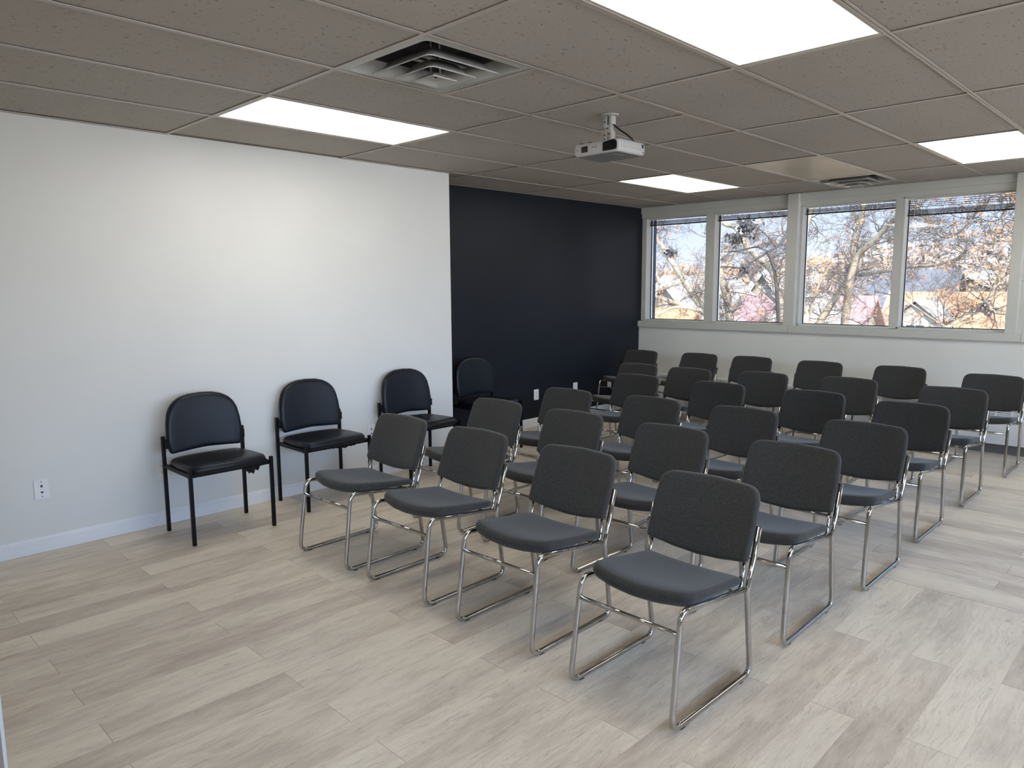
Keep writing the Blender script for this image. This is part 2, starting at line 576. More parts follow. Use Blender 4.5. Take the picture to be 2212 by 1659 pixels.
b = MB(); b.box(XL - 0.12, XL, YB - 0.2, YC, 0, H + 0.004)
struct(b.build('wall_left', M['wall']), 'plain white wall on the left behind the black chairs')
b = MB(); b.box(XN - 0.12, XL - 0.12, 1.9, 2.02, 0, H + 0.004)
struct(b.build('wall_recess', M['navy']), 'short navy return wall of the recess')
b = MB(); b.box(XN - 0.12, XN, 2.02, YW + 0.35, 0, H + 0.004)
struct(b.build('wall_navy', M['navy']), 'dark navy accent wall in the recess')
b = MB(); b.box(-1.4, XL - 0.12, YB - 0.2, 2.02, H + 0.004, TOP)
b.box(-1.4, XN - 0.12, 2.02, YW + 0.35, H + 0.004, TOP)
b.box(XL - 0.12, -0.64, YB - 0.2, 1.9, H + 0.12, TOP)
struct(b.build('wall_plenum', M['plenum']))
FILL_WIN = [(-4.7, -3.2), (-3.0, -1.5), (-1.3, 0.2), (0.4, 1.9), (2.1, 3.6), (3.8, 5.3)]  # unseen windows put into the right wall to bring in fill daylight
b = MB()
b.box(XR, XR + 0.15, YB - 0.2, YW + 0.35, 0, 1.0); b.box(XR, XR + 0.15, YB - 0.2, YW + 0.35, 2.285, TOP)
edges = [YB - 0.2] + [v for p in FILL_WIN for v in p] + [YW + 0.35]
for k in range(0, len(edges), 2):
    b.box(XR, XR + 0.15, edges[k], edges[k + 1], 1.0, 2.285)
struct(b.build('wall_right', M['wall']), 'white wall on the right side of the room')
for k, (y0, y1) in enumerate(FILL_WIN):
    f = MB()
    f.box(XR + 0.03, XR + 0.10, y0, y0 + 0.03, 1.0, 2.285); f.box(XR + 0.03, XR + 0.10, y1 - 0.03, y1, 1.0, 2.285)
    f.box(XR + 0.03, XR + 0.10, y0, y1, 1.0, 1.03); f.box(XR + 0.03, XR + 0.10, y0, y1, 2.255, 2.285)
    fo = struct(f.build('window_%d' % (k + 11), M['frame']), 'unseen window added in the right wall for fill daylight')
    g = MB(); g.box(XR + 0.06, XR + 0.066, y0 + 0.03, y1 - 0.03, 1.03, 2.255)
    g.build('window_pane', M['glass'], fo)
b = MB(); b.box(XL, XR, YB - 0.2, YB, 0, TOP)
struct(b.build('wall_back', M['wall']), 'white wall behind the camera')
b = MB(); b.box(XL, 2.62, -1.75, -1.60, 0, H)
struct(b.build('wall_front', M['wall']), 'wall end beside the doorway in the lower left corner')
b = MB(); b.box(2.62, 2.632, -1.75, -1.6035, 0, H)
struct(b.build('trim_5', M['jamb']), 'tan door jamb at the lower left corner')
b = MB(); b.box(2.6275, 2.6325, -1.6035, -1.5985, 0, H)
struct(b.build('trim_1', M['vent']), 'white corner bead on the wall end by the doorway')
b = MB(); b.box(-1.4, XR + 0.2, YB - 0.2, YW + 0.35, TOP, TOP + 0.15)
struct(b.build('ceiling_slab', M['plenum']))

# window wall: below the sill, header, posts
SZ, HZ = 1.053, 2.285
MULL = [(-1.145, -1.105), (-0.277, -0.193), (0.690, 0.802), (1.712, 1.772), (2.668, 2.752)]
b = MB()
b.box(XN, XR, YW, YW + 0.2, 0, SZ - 0.075)
struct(b.build('wall_window', M['wall_grey']), 'pale grey wall below the window band')
b = MB()
b.box(XN, XR, YW + 0.01, YW + 0.2, 2.335, TOP)
b.box(XN, XR, YW + 0.028, YW + 0.2, HZ, 2.335)
struct(b.build('wall_header', M['frame']), 'painted header above the window band')
b = MB()
for x0, x1 in ((XN, 0.745), (0.747, 2.79), (2.792, XR)):
    b.box(x0, x1, YW - 0.028, YW + 0.2, SZ - 0.075, SZ - 0.004)
struct(b.build('trim_2', M['frame'], bevel=0.003), 'painted sill ledge running below the windows')
b = MB(); b.box(0.690, 0.802, YW - 0.03, YW + 0.2, SZ - 0.004, H)
struct(b.build('trim_3', M['frame'], bevel=0.003), 'painted post between the second and third window')
b = MB(); b.box(2.668, 2.752, YW - 0.02, YW + 0.2, SZ - 0.004, H)
struct(b.build('trim_4', M['frame'], bevel=0.003), 'painted post at the right end of the windows')
b = MB()
b.box(2.752, 2.95, YW, YW + 0.2, SZ - 0.004, 1.50)
b.box(2.752, 2.95, YW + 0.006, YW + 0.2, 1.503, HZ)
b.box(4.14, 4.22, YW, YW + 0.2, SZ - 0.004, HZ)
b.box(5.36, 5.44, YW, YW + 0.2, SZ - 0.004, HZ)
b.box(6.60, XR, YW, YW + 0.2, SZ - 0.004, HZ)
struct(b.build('wall_panel', M['frame']), 'painted infill panel right of the last window')

WIN = [(-1.105, -0.277), (-0.193, 0.690), (0.802, 1.712), (1.772, 2.668), (2.95, 4.14), (4.22, 5.36), (5.44, 6.60)]
WLAB = ['window next to the navy wall with a sloping trunk outside', 'second window from the navy wall',
        'window just right of the thick post', 'rightmost window with the slatted blind',
        'window beyond the right edge of the photo', 'second window beyond the right edge', 'window by the right wall']
for i, (x0, x1) in enumerate(WIN):
    w_ = bpy.data.objects.new('window_%d' % (i + 1), None)
    C.objects.link(w_)
    w_.location = ((x0 + x1) / 2, YW + 0.09, SZ)
    struct(w_, WLAB[i])
    cx = (x0 + x1) / 2
    hw = (x1 - x0) / 2
    hh = HZ - SZ
    f = MB()
    t = 0.022
    y0, y1 = -0.05, 0.10
    f.box(-hw - (0.04 if i == 0 else 0.0), -hw + t, y0, y1, 0, hh)
    f.box(hw - 0.004, hw + (0.084 if i == 0 else 0.06 if i == 2 else 0), y0, y1, 0, hh)
    f.box(-hw, hw, y0, y1, -0.004, 0.016)
    f.box(-hw, hw, y0, y1, hh - 0.014, hh)
    f.build('window_frame', M['frame'], w_, bevel=0.002)
    g = MB()
    g.box(-hw + t, hw - 0.004, 0.070, 0.076, 0.016, hh - 0.014)
    g.build('window_pane', M['glass'], w_)
    gk = MB()
    gk.box(-hw + t, -hw + t + 0.006, 0.055, 0.07, 0.016, hh - 0.014)
    gk.box(hw - 0.010, hw - 0.004, 0.055, 0.07, 0.016, hh - 0.014)
    gk.box(-hw + t, hw - 0.004, 0.055, 0.07, 0.016, 0.022)
    gk.build('gasket', M['rubber'], w_)

# raised blinds
BLAB = ['raised dark mini blind at the top of the window by the navy wall', 'raised dark mini blind in the second window from the navy wall',
        'raised dark mini blind in the window right of the post', 'mini blind with spaced open slats in the rightmost window']
for i, (x0, x1) in enumerate(WIN[:4]):
    cx, hw = (x0 + x1) / 2, (x1 - x0) / 2 - 0.022
    t = thing('window_blind', BLAB[i], 'blind', (cx + 0.008, YW + 0.105, HZ - 0.014), 0, 'mini blinds in the windows')
    m = MB(); m.box(-hw, hw, -0.013, 0.013, -0.012, 0)
    m.build('headrail', M['blind_rail'], t)
    sl = MB()
    stack_top = -0.024 if i != 3 else -0.105
    for k in range(9):
        z = stack_top - 0.0045 * k
        sl.add([(-hw, -0.0125, z - 0.001), (hw, -0.0125, z - 0.001), (hw, 0, z + 0.0012), (-hw, 0, z + 0.0012), (hw, 0.0125, z - 0.001), (-hw, 0.0125, z - 0.001)],
               [(0, 1, 2, 3), (3, 2, 4, 5)])
    if i == 3:
        for k in range(4):
            z = -0.024 - 0.018 * k
            sl.add([(-hw, -0.0125, z - 0.002), (hw, -0.0125, z - 0.002), (hw, 0, z + 0.0012), (-hw, 0, z + 0.0012), (hw, 0.0125, z - 0.002), (-hw, 0.0125, z - 0.002)],
                   [(0, 1, 2, 3), (3, 2, 4, 5)])
    sl.build('slats', M['blind'], t)
    zb = stack_top - 0.042
    m = MB(); m.box(-hw, hw, -0.013, 0.013, zb - 0.014, zb)
    m.build('bottom_rail', M['blind'], t, bevel=0.002)
    for sx in (-0.72, 0.74):
        m = MB(); m.tube([(sx * hw, -0.015, 0), (sx * hw, -0.015, zb - 0.014)], 0.0014, 5)
        m.build('lift_cord', M['blind_rail'], t)
    if i == 3:
        m = MB(); m.tube([(-hw + 0.06, -0.016, 0), (-hw + 0.058, -0.016, -0.40)], 0.002, 6)
        m.build('tilt_wand', M['blind_rail'], t)

# baseboards
def baseboard(name, a, b_, nrm, label):
    """profiled board along a line, nrm points into the room"""
    a, b_, nrm = Vector((*a, 0)), Vector((*b_, 0)), Vector((*nrm, 0))
    prof = [(0, 0), (0.014, 0), (0.014, 0.062), (0.011, 0.066), (0.011, 0.072), (0.007, 0.080), (0.004, 0.086), (0, 0.087)]
    n = len(prof)
    vs = [a + nrm * d + Vector((0, 0, z)) for d, z in prof] + [b_ + nrm * d + Vector((0, 0, z)) for d, z in prof]
    fs = [tuple(range(n)), tuple(range(2 * n - 1, n - 1, -1))] + [(i, (i + 1) % n, n + (i + 1) % n, n + i) for i in range(n)]
    m = MB(); m.add(vs, fs)
    struct(m.build(name, M['trim']), label)
baseboard('baseboard_left', (XL, -1.60), (XL, YC), (1, 0), 'white baseboard along the white wall')
baseboard('baseboard_navy', (XN, 2.02), (XN, 5.6), (1, 0), 'white baseboard along the navy wall')
baseboard('baseboard_recess', (XN, 2.02), (XL - 0.12, 2.02), (0, 1), 'white baseboard on the recess return')
baseboard('baseboard_end', (XL - 0.12, YC), (XL, YC), (0, 1), 'white baseboard on the end of the white wall')

# ------------------------------------------------------------------ ceiling
FIX = set()            # cells taken by fixtures, (i, j2) in 2 ft by 2 ft units
def cells(i, j0, j1):
    for j in range(int(j0 * 2), int(j1 * 2)):
        FIX.add((i, j))
LIGHTS = [(0, 0), (4, 0), (0, 3), (4, 3), (4, -3), (8, 0), (8, 3), (8, -3)]
for i, j in LIGHTS:
    cells(i, j, j + 1)
cells(2, 0, 0.5); cells(2, 4, 4.5); cells(2, 3, 4)

def split(i, j):       # does this 2x4 cell have a cross tee in its middle
    return (i, j) in ((2, 0), (2, 1), (2, 4))

b = MB()
ZT = H + 0.006
g = 0.0035
for i in range(-2, 11):
    for j in range(-5, 5):
        halves = [(j, j + 0.5), (j + 0.5, j + 1)] if split(i, j) else [(j, j + 1)]
        for a, c in halves:
            if (i, int(a * 2)) in FIX:
                continue
            x0, x1 = i * FT + g, (i + 1) * FT - g
            y0, y1 = a * 2 * FT + g, c * 2 * FT - g
            y1 = min(y1, YW - 0.002)
            if i == -2:
                x0 = XN if j >= 1 else XL
                x1 = -FT - g
                if j == 0:
                    continue
                if y1 < YC and j < 1:
                    x0 = XL + 0.0
            x0 = max(x0, XN); x1 = min(x1, XR)
            y0 = max(y0, YB)
            if x1 <= x0 or y1 <= y0:
                continue
            b.box(x0, x1, y0, y1, ZT, ZT + 0.015)
ceil_ = struct(b.build('ceiling', M['tile']), 'suspended ceiling of grey fissured tiles')
b = MB()
for i in range(-1, 11):
    ys = YB if i >= 0 else YC
    b.box(i * FT - 0.012, i * FT + 0.012, ys, YW, H, H + 0.0015)
    b.box(i * FT - 0.001, i * FT + 0.001, ys, YW, H, H + 0.03)
for j in range(-4, 5):
    y = j * 2 * FT
    b.box(XL if j < 2 else XN, XR, y - 0.012, y + 0.012, H + 0.0002, H + 0.0016)
for i, j in ((2, 0.5), (2, 1.5), (2, 4.5)):
    b.box(i * FT, (i + 1) * FT, j * 2 * FT - 0.012, j * 2 * FT + 0.012, H + 0.0002, H + 0.0016)
b.build('ceiling_grid', M['tee'], ceil_)
b = MB()
b.box(XL, XL + 0.043, -1.6, -0.012, H - 0.001, H + 0.001)
b.box(XL, XL + 0.043, 1.225, YC, H - 0.001, H + 0.001)
b.box(XN, XN + 0.018, 2.02, YW, H - 0.001, H + 0.001)
b.box(XN, XR, YW - 0.022, YW, H - 0.002, H + 0.001)
b.build('wall_angle', M['tee'], ceil_)
b = MB()                                    # slipped tile edge showing the gap over the white wall
b.add([(XL, -0.01, H + 0.005), (XL, 1.222, H + 0.005), (-FT + 0.01, 1.222, H + 0.022), (-FT + 0.01, -0.01, H + 0.022)], [(0, 1, 2, 3)])
b.build('gap_backing', M['plenum'], ceil_)

# lit ceiling panels; those out of view are added to brighten the room
LLAB = {(0, 0): 'lit rectangular ceiling panel nearest the white wall', (4, 0): 'large lit ceiling panel at the top edge, cut by the photo frame',
        (0, 3): 'lit ceiling panel in front of the navy wall and windows', (4, 3): 'lit ceiling panel at the right edge above the rightmost window',
        (4, -3): 'unseen lit ceiling panel added as fill above the doorway behind the camera', (8, 0): 'unseen lit ceiling panel added as fill by the right wall, middle of three',
        (8, 3): 'unseen lit ceiling panel added as fill by the right wall near the windows', (8, -3): 'unseen lit ceiling panel added as fill by the right wall behind the camera'}
light0 = None
for i, j in LIGHTS:
    loc = ((i + 0.5) * FT, (j + 0.5) * 2 * FT, H)
    if light0 is None:
        light0 = thing('ceiling_light', LLAB[(i, j)], 'ceiling light', loc, 0, 'lit ceiling panels')
        hx, hy = FT / 2 - 0.012, FT - 0.012
        m = MB()
        m.box(-hx, hx, -hy, -hy + 0.014, 0.002, 0.05); m.box(-hx, hx, hy - 0.014, hy, 0.002, 0.05)
        m.box(-hx, -hx + 0.014, -hy, hy, 0.002, 0.05); m.box(hx - 0.014, hx, -hy, hy, 0.002, 0.05)
        m.box(-hx, hx, -hy, hy, 0.05, 0.06)
        m.build('frame', M['tee'], light0)
        m = MB()
        m.box(-hx + 0.010, hx - 0.010, -hy + 0.010, hy - 0.010, 0.004, 0.008)
        m.build('diffuser', M['panel'], light0)
    else:
        dup(light0, loc, 0, LLAB[(i, j)])

# unlit brownish panel
t = thing('ceiling_panel', 'unlit brownish glossy ceiling panel beside the far vent', 'ceiling panel', (2.5 * FT, 3.5 * 2 * FT, H))
hx, hy = FT / 2 - 0.012, FT - 0.012
m = MB(); m.box(-hx, hx, -hy, hy, 0.004, 0.008)
m.build('lens', M['brown_panel'], t)
m = MB()
m.box(-hx, hx, -hy, -hy + 0.006, 0.002, 0.03); m.box(-hx, hx, hy - 0.006, hy, 0.002, 0.03)
m.box(-hx, -hx + 0.006, -hy, hy, 0.002, 0.03); m.box(hx - 0.006, hx, -hy, hy, 0.002, 0.03)
m.build('frame', M['tee'], t)

# supply air diffusers
def ring_loft(m, rings, smooth=False):
    """rings: list of (half size, z, corner radius)"""
    vs, fs, n = [], [], None
    for h, z, r in rings:
        o = rounded([(-h, -h), (h, -h), (h, h), (-h, h)], [r] * 4, 5)
        n = len(o)
        vs += [(x, y, z) for x, y in o]
    for i in range(len(rings) - 1):
        for k in range(n):
            k2 = (k + 1) % n
            fs.append((i * n + k, i * n + k2, (i + 1) * n + k2, (i + 1) * n + k))
    m.add(vs, fs, smooth)

def make_vent(loc, label):
    t = thing('ceiling_vent', label, 'air vent', loc, 0, 'square ceiling air vents')
    m = MB()
    ring_loft(m, [(0.290, 0.002, 0.012), (0.266, 0.0, 0.030), (0.263, 0.006, 0.030), (0.240, 0.060, 0.05)])
    m.build('frame', M['vent'], t)
    m = MB()
    ring_loft(m, [(0.243, 0.058, 0.05), (0.20, 0.125, 0.06), (0.12, 0.14, 0.11), (0.12, 0.26, 0.11)])
    m.box(-0.13, 0.13, -0.13, 0.13, 0.255, 0.265)
    m.build('throat', M['vent_dark'], t)
    for h, z in ((0.197, -0.020), (0.127, -0.036)):
        m = MB()
        ring_loft(m, [(h - 0.004, z, 0.03), (h, z - 0.003, 0.03), (h + 0.002, z + 0.001, 0.03), (h - 0.022, z + 0.012, 0.035), (h - 0.052, z + 0.050, 0.03), (h - 0.055, z + 0.048, 0.03), (h - 0.026, z + 0.009, 0.035), (h - 0.004, z, 0.03)], True)
        m.build('louvre', M['vent'], t)
    m = MB()
    ring_loft(m, [(0.004, -0.033, 0.001), (0.032, -0.034, 0.004), (0.062, -0.050, 0.006), (0.067, -0.052, 0.008), (0.068, -0.048, 0.008), (0.035, -0.026, 0.005), (0.004, -0.024, 0.001)])
    m.build('centre_plate', M['vent'], t)
    m = MB()
    for sx in (-1, 1):
        m.tube([(sx * 0.03, 0.0, -0.03), (sx * 0.03, 0.0, 0.25)], 0.004, 6)
        m.box(sx * 0.03 - 0.012, sx * 0.03 + 0.012, -0.145, 0.145, 0.026, 0.030)
    m.build('hanger', M['vent'], t)
    m = MB(); m.cyl((0.0, 0.0, -0.037), 0.005, 0.004, 2, 10)
    m.build('screw', M['slot'], t)
    return t
v0 = make_vent((2.5 * FT, 0.25 * 2 * FT, H), 'large square ceiling vent with nested louvres, between lit panels')
dup(v0, (2.5 * FT, 4.25 * 2 * FT, H), 0, 'square ceiling vent close to the windows beside the brownish panel')

# ------------------------------------------------------------------ projector
t = thing('projector_mount', 'off-white ceiling bracket holding the projector', 'bracket', (1.524, 1.540, H))
m = MB(); m.cyl((0, 0, -0.003), 0.050, 0.009, 2, 28)
m.build('ceiling_plate', M['mount'], t)
m = MB(); m.box(-0.028, -0.010, -0.02, 0.02, -0.066, -0.003); m.box(0.010, 0.028, -0.02, 0.02, -0.05, -0.003)
m.build('yoke', M['mount'], t, bevel=0.003)
m = MB(); m.box(-0.020, 0.020, -0.016, 0.016, -0.092, -0.048)
m.build('knuckle', M['mount'], t, bevel=0.004)
m = MB(); m.box(-0.026, -0.005, -0.020, 0.020, -0.142, -0.086); m.box(0.004, 0.026, -0.020, 0.020, -0.142, -0.082)
m.build('post', M['mount'], t, bevel=0.003)
for x, z in ((-0.017, -0.035), (-0.017, -0.105), (0.015, -0.10), (0.0, -0.07), (-0.017, -0.125)):
    m = MB(); m.cyl((x, -0.024, z), 0.004, 0.006, 1, 8)
    m.build('bolt', M['slot'], t)
m = MB()
m.box(-0.075, 0.055, -0.055, 0.055, -0.149, -0.142)
m.box(-0.13, -0.03, -0.04, -0.028, -0.1495, -0.146); m.box(0.0, 0.12, 0.03, 0.042, -0.1495, -0.146)
m.box(0.03, 0.055, -0.03, 0.0, -0.149, -0.135)
m.build('foot_bracket', M['mount'], t, bevel=0.001)

t = thing('projector', 'light grey projector hanging from the ceiling bracket', 'projector', (1.529, 1.537, 2.183))
def rect(x0, x1, y0, y1, r, st=5):
    return rounded([(x0, y0), (x1, y0), (x1, y1), (x0, y1)], r, st)
m = MB()
o1 = rect(-0.150, 0.150, -0.124, 0.124, [0.012, 0.03, 0.014, 0.02])
def ringz(o, s, z):
    return [(x * s, y * s, z) for x, y in o]
vs, fs = [], []
levels = [(0.93, 0.004), (0.975, 0.010), (0.995, 0.022), (1.0, 0.032), (0.996, 0.048), (0.988, 0.060), (0.95, 0.069), (0.80, 0.072)]
for s, z in levels:
    vs += ringz(o1, s, z)
n = len(o1)
for i in range(len(levels) - 1):
    for k in range(n):
        k2 = (k + 1) % n
        fs.append((i * n + k, i * n + k2, (i + 1) * n + k2, (i + 1) * n + k))
fs.append(tuple(range((len(levels) - 1) * n, len(levels) * n)))
m.add(vs, fs, True)
m.build('body', M['proj'], t)
m = MB(); m.prism(rect(-0.14, 0.14, -0.116, 0.116, [0.012, 0.03, 0.014, 0.02]), 0.0, 0.0045)
m.build('underside', M['proj_under'], t, bevel=0.001)
m = MB(); m.cyl((0.05, -0.02, -0.0025), 0.05, 0.003, 2, 28)
m.build('hatch_ring', M['proj_under'], t)
m = MB()
o = rounded([(0.048, 0.012), (0.137, 0.012), (0.137, 0.066), (0.048, 0.058)], [0.002, 0.018, 0.022, 0.012], 5)
m.prism(o, -0.1275, -0.119, axis=1)
m.build('lens_window', M['lens'], t)
m = MB(); m.prism(rounded([(-0.098, 0.020), (-0.056, 0.020), (-0.056, 0.052), (-0.098, 0.050)], [0.003] * 4, 3), -0.1265, -0.119, axis=1)
m.build('air_outlet', M['lens'], t)
m = MB(); m.cyl((-0.128, -0.1255, 0.036), 0.003, 0.008, 1, 10)
m.build('sensor', M['slot'], t)
m = MB()                                    # small illegible printed mark
yq = -0.1262
m.box(-0.026, -0.019, yq, -0.120, 0.0385, 0.0415)
m.tube([(-0.015, yq, 0.043), (-0.010, yq, 0.0445), (-0.008, yq, 0.041), (-0.012, yq, 0.0385)], 0.0008, 5)
m.tube([(-0.004, yq, 0.039), (0.001, yq, 0.038), (0.004, yq, 0.041), (0.006, yq, 0.046)], 0.0011, 5)
m.build('printed_mark', M['slot'], t)
m = MB(); m.box(-0.12, -0.093, -0.118, -0.10, 0.0655, 0.0725)
m.build('power_key', M['lens'], t, bevel=0.002)
m = MB(); m.box(-0.062, -0.038, -0.115, -0.095, 0.068, 0.0735)
m.build('focus_lever', M['lens'], t, bevel=0.002)
m = MB(); m.box(0.1475, 0.1512, 0.090, 0.104, 0.040, 0.058); m.box(0.1475, 0.1512, 0.098, 0.106, 0.016, 0.020)
m.build('side_socket', M['slot'], t)
m = MB(); m.box(0.1482, 0.1508, -0.10, 0.11, 0.0305, 0.0315)
m.build('shell_seam', M['proj_under'], t)

m = MB()
p = [(1.556, 1.535, 2.352), (1.575, 1.535, 2.335), (1.605, 1.54, 2.312), (1.635, 1.55, 2.290), (1.655, 1.565, 2.268), (1.662, 1.58, 2.250)]
m.tube(p, 0.0048, 8)
tag(m.build('projector_cable', M['cable']), 'black cable curving from the ceiling bracket down to the projector', 'cable')

# ------------------------------------------------------------------ wall plates
def wall_plate(loc, rotz, label, kind, group):
    """built facing -y, rotz turns it; loc is on the wall face"""
    t = thing('wall_plate', label, 'wall plate', loc, rotz, group)
    m = MB(); m.prism(rect(-0.036, 0.036, -0.056, 0.056, [0.004] * 4, 3), -0.007, 0.0, axis=1)
    m.build('plate', M['plate'], t, bevel=0.002)
    if kind == 'data':
        m = MB(); m.box(-0.0045, 0.0045, -0.0085, -0.006, 0.010, 0.024)
        m.build('upper_port', M['slot'], t)
        m = MB(); m.prism(rounded([(-0.008, -0.014), (0.008, -0.014), (0.004, -0.023), (-0.004, -0.023)], [0.002] * 4, 3), -0.0085, -0.006, axis=1)
        m.build('lower_port', M['slot'], t)
    else:
        for z in (0.021, -0.021):
            m = MB(); m.prism(rect(-0.016, 0.016, z - 0.014, z + 0.014, [0.010] * 4, 4), -0.0095, -0.006, axis=1)
            s = m.build('socket', M['plate'], t)
            m = MB(); m.box(-0.0075, -0.005, -0.0102, -0.009, z - 0.002, z + 0.007); m.box(0.005, 0.0075, -0.0102, -0.009, z - 0.002, z + 0.006)
            m.cyl((0, -0.0102, z - 0.008), 0.0025, 0.001, 1, 8)
            m.build('slots', M['slot'], s)
    for z in ((0.042, -0.042) if kind == 'data' else (0.0,)):
        m = MB(); m.cyl((0, -0.0085, z), 0.003, 0.003, 1, 8)
        m.build('screw', M['slot'] if kind == 'data' else M['plate'], t)
    return t
RX = PI / 2                                  # facing +x
wall_plate((XL, -0.813, 0.362), RX, 'white data plate alone on the white wall, far left', 'data', 'plates on the white wall')
wall_plate((XL, -0.155, 0.355), RX, 'white outlet half hidden behind the leftmost black chair', 'power', 'plates on the white wall')
wall_plate((XL, 1.415, 0.365), RX, 'white wall plate just left of the third black chair', 'data', 'plates on the white wall')
wall_plate((XN, 3.850, 0.335), RX, 'white outlet on the navy wall nearest the black chair', 'power', 'outlets on the navy wall')
wall_plate((XN, 4.500, 0.345), RX, 'middle white outlet on the navy wall', 'power', 'outlets on the navy wall')
wall_plate((XN, 5.135, 0.330), RX, 'white outlet on the navy wall seen under the corner chair seat', 'power', 'outlets on the navy wall')

# ------------------------------------------------------------------ convector under the windows
t = thing('convector_heater', 'long white convector heater along the wall under the windows', 'heater', (2.7, YW, 0))
x0, x1 = XN + 0.03 - 2.7, XR - 0.1 - 2.7
m = MB(); m.box(x0, x1, -0.115, -0.0005, 0.085, 0.325); m.box(x0, x1, -0.10, -0.0005, 0.325, 0.40)
m.build('cabinet', M['heater'], t, bevel=0.002)
m = MB(); m.box(x0 - 0.01, x1, -0.125, -0.0005, 0.40, 0.43)
m.build('top_cover', M['heater'], t, bevel=0.003)
m = MB()
k = x0 + 0.02
while k < 0.6:
    for z in (0.335, 0.352, 0.369, 0.386):
        m.box(k, k + 0.10, -0.112, -0.099, z, z + 0.008)
    m.box(k + 0.10, k + 0.118, -0.114, -0.099, 0.325, 0.40)
    k += 0.118
m.build('grille', M['heater'], t)
m = MB(); m.box(x0, x1, -0.085, -0.0005, 0.0, 0.085)
m.build('kick_plate', M['kick'], t)
for x in (-1.55, 0.25):
    m = MB(); m.box(x, x + 0.004, -0.1165, -0.114, 0.087, 0.323)
    m.build('panel_seam', M['kick'], t)

# ------------------------------------------------------------------ grey sled-base chairs (facing -y, origin under the seat)
OFF = -0.265
def yr(y):
    return y + OFF
def make_sled_chair(label, group):
    t = thing('sled_chair', label, 'chair', (0, 0, 0), 0, group)
    # seat
    o = [(-0.216, 0.095), (-0.10, 0.070), (0.0, 0.063), (0.10, 0.070), (0.216, 0.095), (0.222, 0.19), (0.216, 0.34), (0.212, 0.470), (-0.212, 0.470), (-0.216, 0.34), (-0.222, 0.19)]
    o = rounded(o, [0.055, 0.3, 0.3, 0.3, 0.055, 0.2, 0.2, 0.03, 0.03, 0.2, 0.2], 5)
    o = densify(o, 0.03)
    def fm(x, y, h):
        u = (y - 0.053) / 0.417
        z = 0.428 - 0.040 * u
        z += 0.012 * (x / 0.22) ** 2 * (1 - 0.5 * u) - 0.012 * (1 - (x / 0.22) ** 2) * math.sin(PI * min(1, max(0, u)))
        z -= 0.016 * max(0, 1 - u / 0.22) ** 2
        k = 1.0 - 0.40 * max(0, u)
        return (x, yr(y), z + h * k)
    m = MB(); m.pad(o, 0.054, 0.023, fm, 0, 0.27, 5)
    m.build('seat', M['fabric'], t)
    # backrest
    o = [(-0.222, 0.463), (-0.10, 0.441), (0.0, 0.434), (0.10, 0.441), (0.222, 0.463), (0.224, 0.60), (0.216, 0.724), (0.0, 0.730), (-0.216, 0.724), (-0.224, 0.60)]
    o = rounded(o, [0.016, 0.3, 0.3, 0.3, 0.016, 0.3, 0.060, 0.5, 0.060, 0.3], 6)
    o = densify(o, 0.03)
    def fb(x, z, h):
        v = (z - 0.455) / 0.27
        y = 0.474 + 0.105 * v + 0.028 * (1 - (x / 0.216) ** 2)
        return (x, yr(y + h), z - h * 0.3)
    m = MB(); m.pad(o, 0.038, 0.016, fb, 0, 0.60, 5)
    m.build('backrest', M['fabric'], t)
    # side frames: one bent tube each
    for s in (-1, 1):
        xb, xt = s * 0.221, s * 0.213
        path = [(s * 0.231, yr(0.540), 0.588), (s * 0.224, yr(0.478), 0.352), (xb, yr(0.528), 0.012), (xb, yr(-0.006), 0.012), (xt, yr(0.046), 0.412), (s * 0.216, yr(0.462), 0.362)]
        m = MB(); m.tube(fillet(path, [0.12, 0.040, 0.046, 0.046], 8), 0.0108, 10)
        fr = m.build('side_frame', M['chrome'], t)
        for y in (0.055, 0.455):
            m = MB(); m.box(xb - 0.007, xb + 0.007, yr(y - 0.012), yr(y + 0.012), 0.0, 0.006)
            m.build('glide', M['rubber'], fr)
        m = MB()
        m.tube(fillet([(s * 0.210, yr(0.40), 0.368), (s * 0.206, yr(0.468), 0.362), (s * 0.204, yr(0.488), 0.468)], [0.04], 6), 0.0070, 8)
        m.build('back_support', M['chrome'], t)
    m = MB(); m.tube([(-0.212, yr(0.036), 0.335), (0.212, yr(0.036), 0.335)], 0.0085, 10)
    m.build('cross_bar', M['chrome'], t)
    m = MB(); m.tube([(-0.212, yr(0.42), 0.362), (0.212, yr(0.42), 0.362)], 0.007, 8)
    m.build('rear_bar', M['chrome'], t)
    return t

ROWN = ['front row', 'second row', 'third row', 'fourth row', 'fifth row', 'back row']
ORD = ['first', 'second', 'third', 'fourth', 'fifth', 'sixth']
# x of the seat centre, y of the runner fronts, turn in degrees
ROWS = [
    [(0.640, 0.180, 1.5), (1.270, 0.198, 1.0), (1.946, 0.203, 1.0), (2.632, 0.166, -1.0)],
    [(0.620, 0.984, 1.2), (1.277, 0.983, 0.1), (1.961, 0.979, -0.3), (2.635, 0.977, 0.6)],
    [(0.636, 1.695, 0.5), (1.316, 1.769, 0.7), (1.970, 1.788, 0.6), (2.681, 1.771, -0.1)],
    [(0.500, 2.763, -0.2), (1.269, 2.760, 0.8), (1.991, 2.797, 0.3), (2.658, 2.675, -0.3)],
    [(0.002, 3.502, 0.2), (0.575, 3.493, 0.4), (1.219, 3.628, 0.2), (1.901, 3.723, 0.4), (2.665, 3.632, -0.1)],
    [(-0.820, 4.76, 0.2), (-0.105, 4.84, 0.4), (0.500, 4.87, 0.6), (1.218, 4.85, 0.5), (1.940, 4.87, 0.3), (2.705, 4.702, 0.4)],
]
chair0 = None
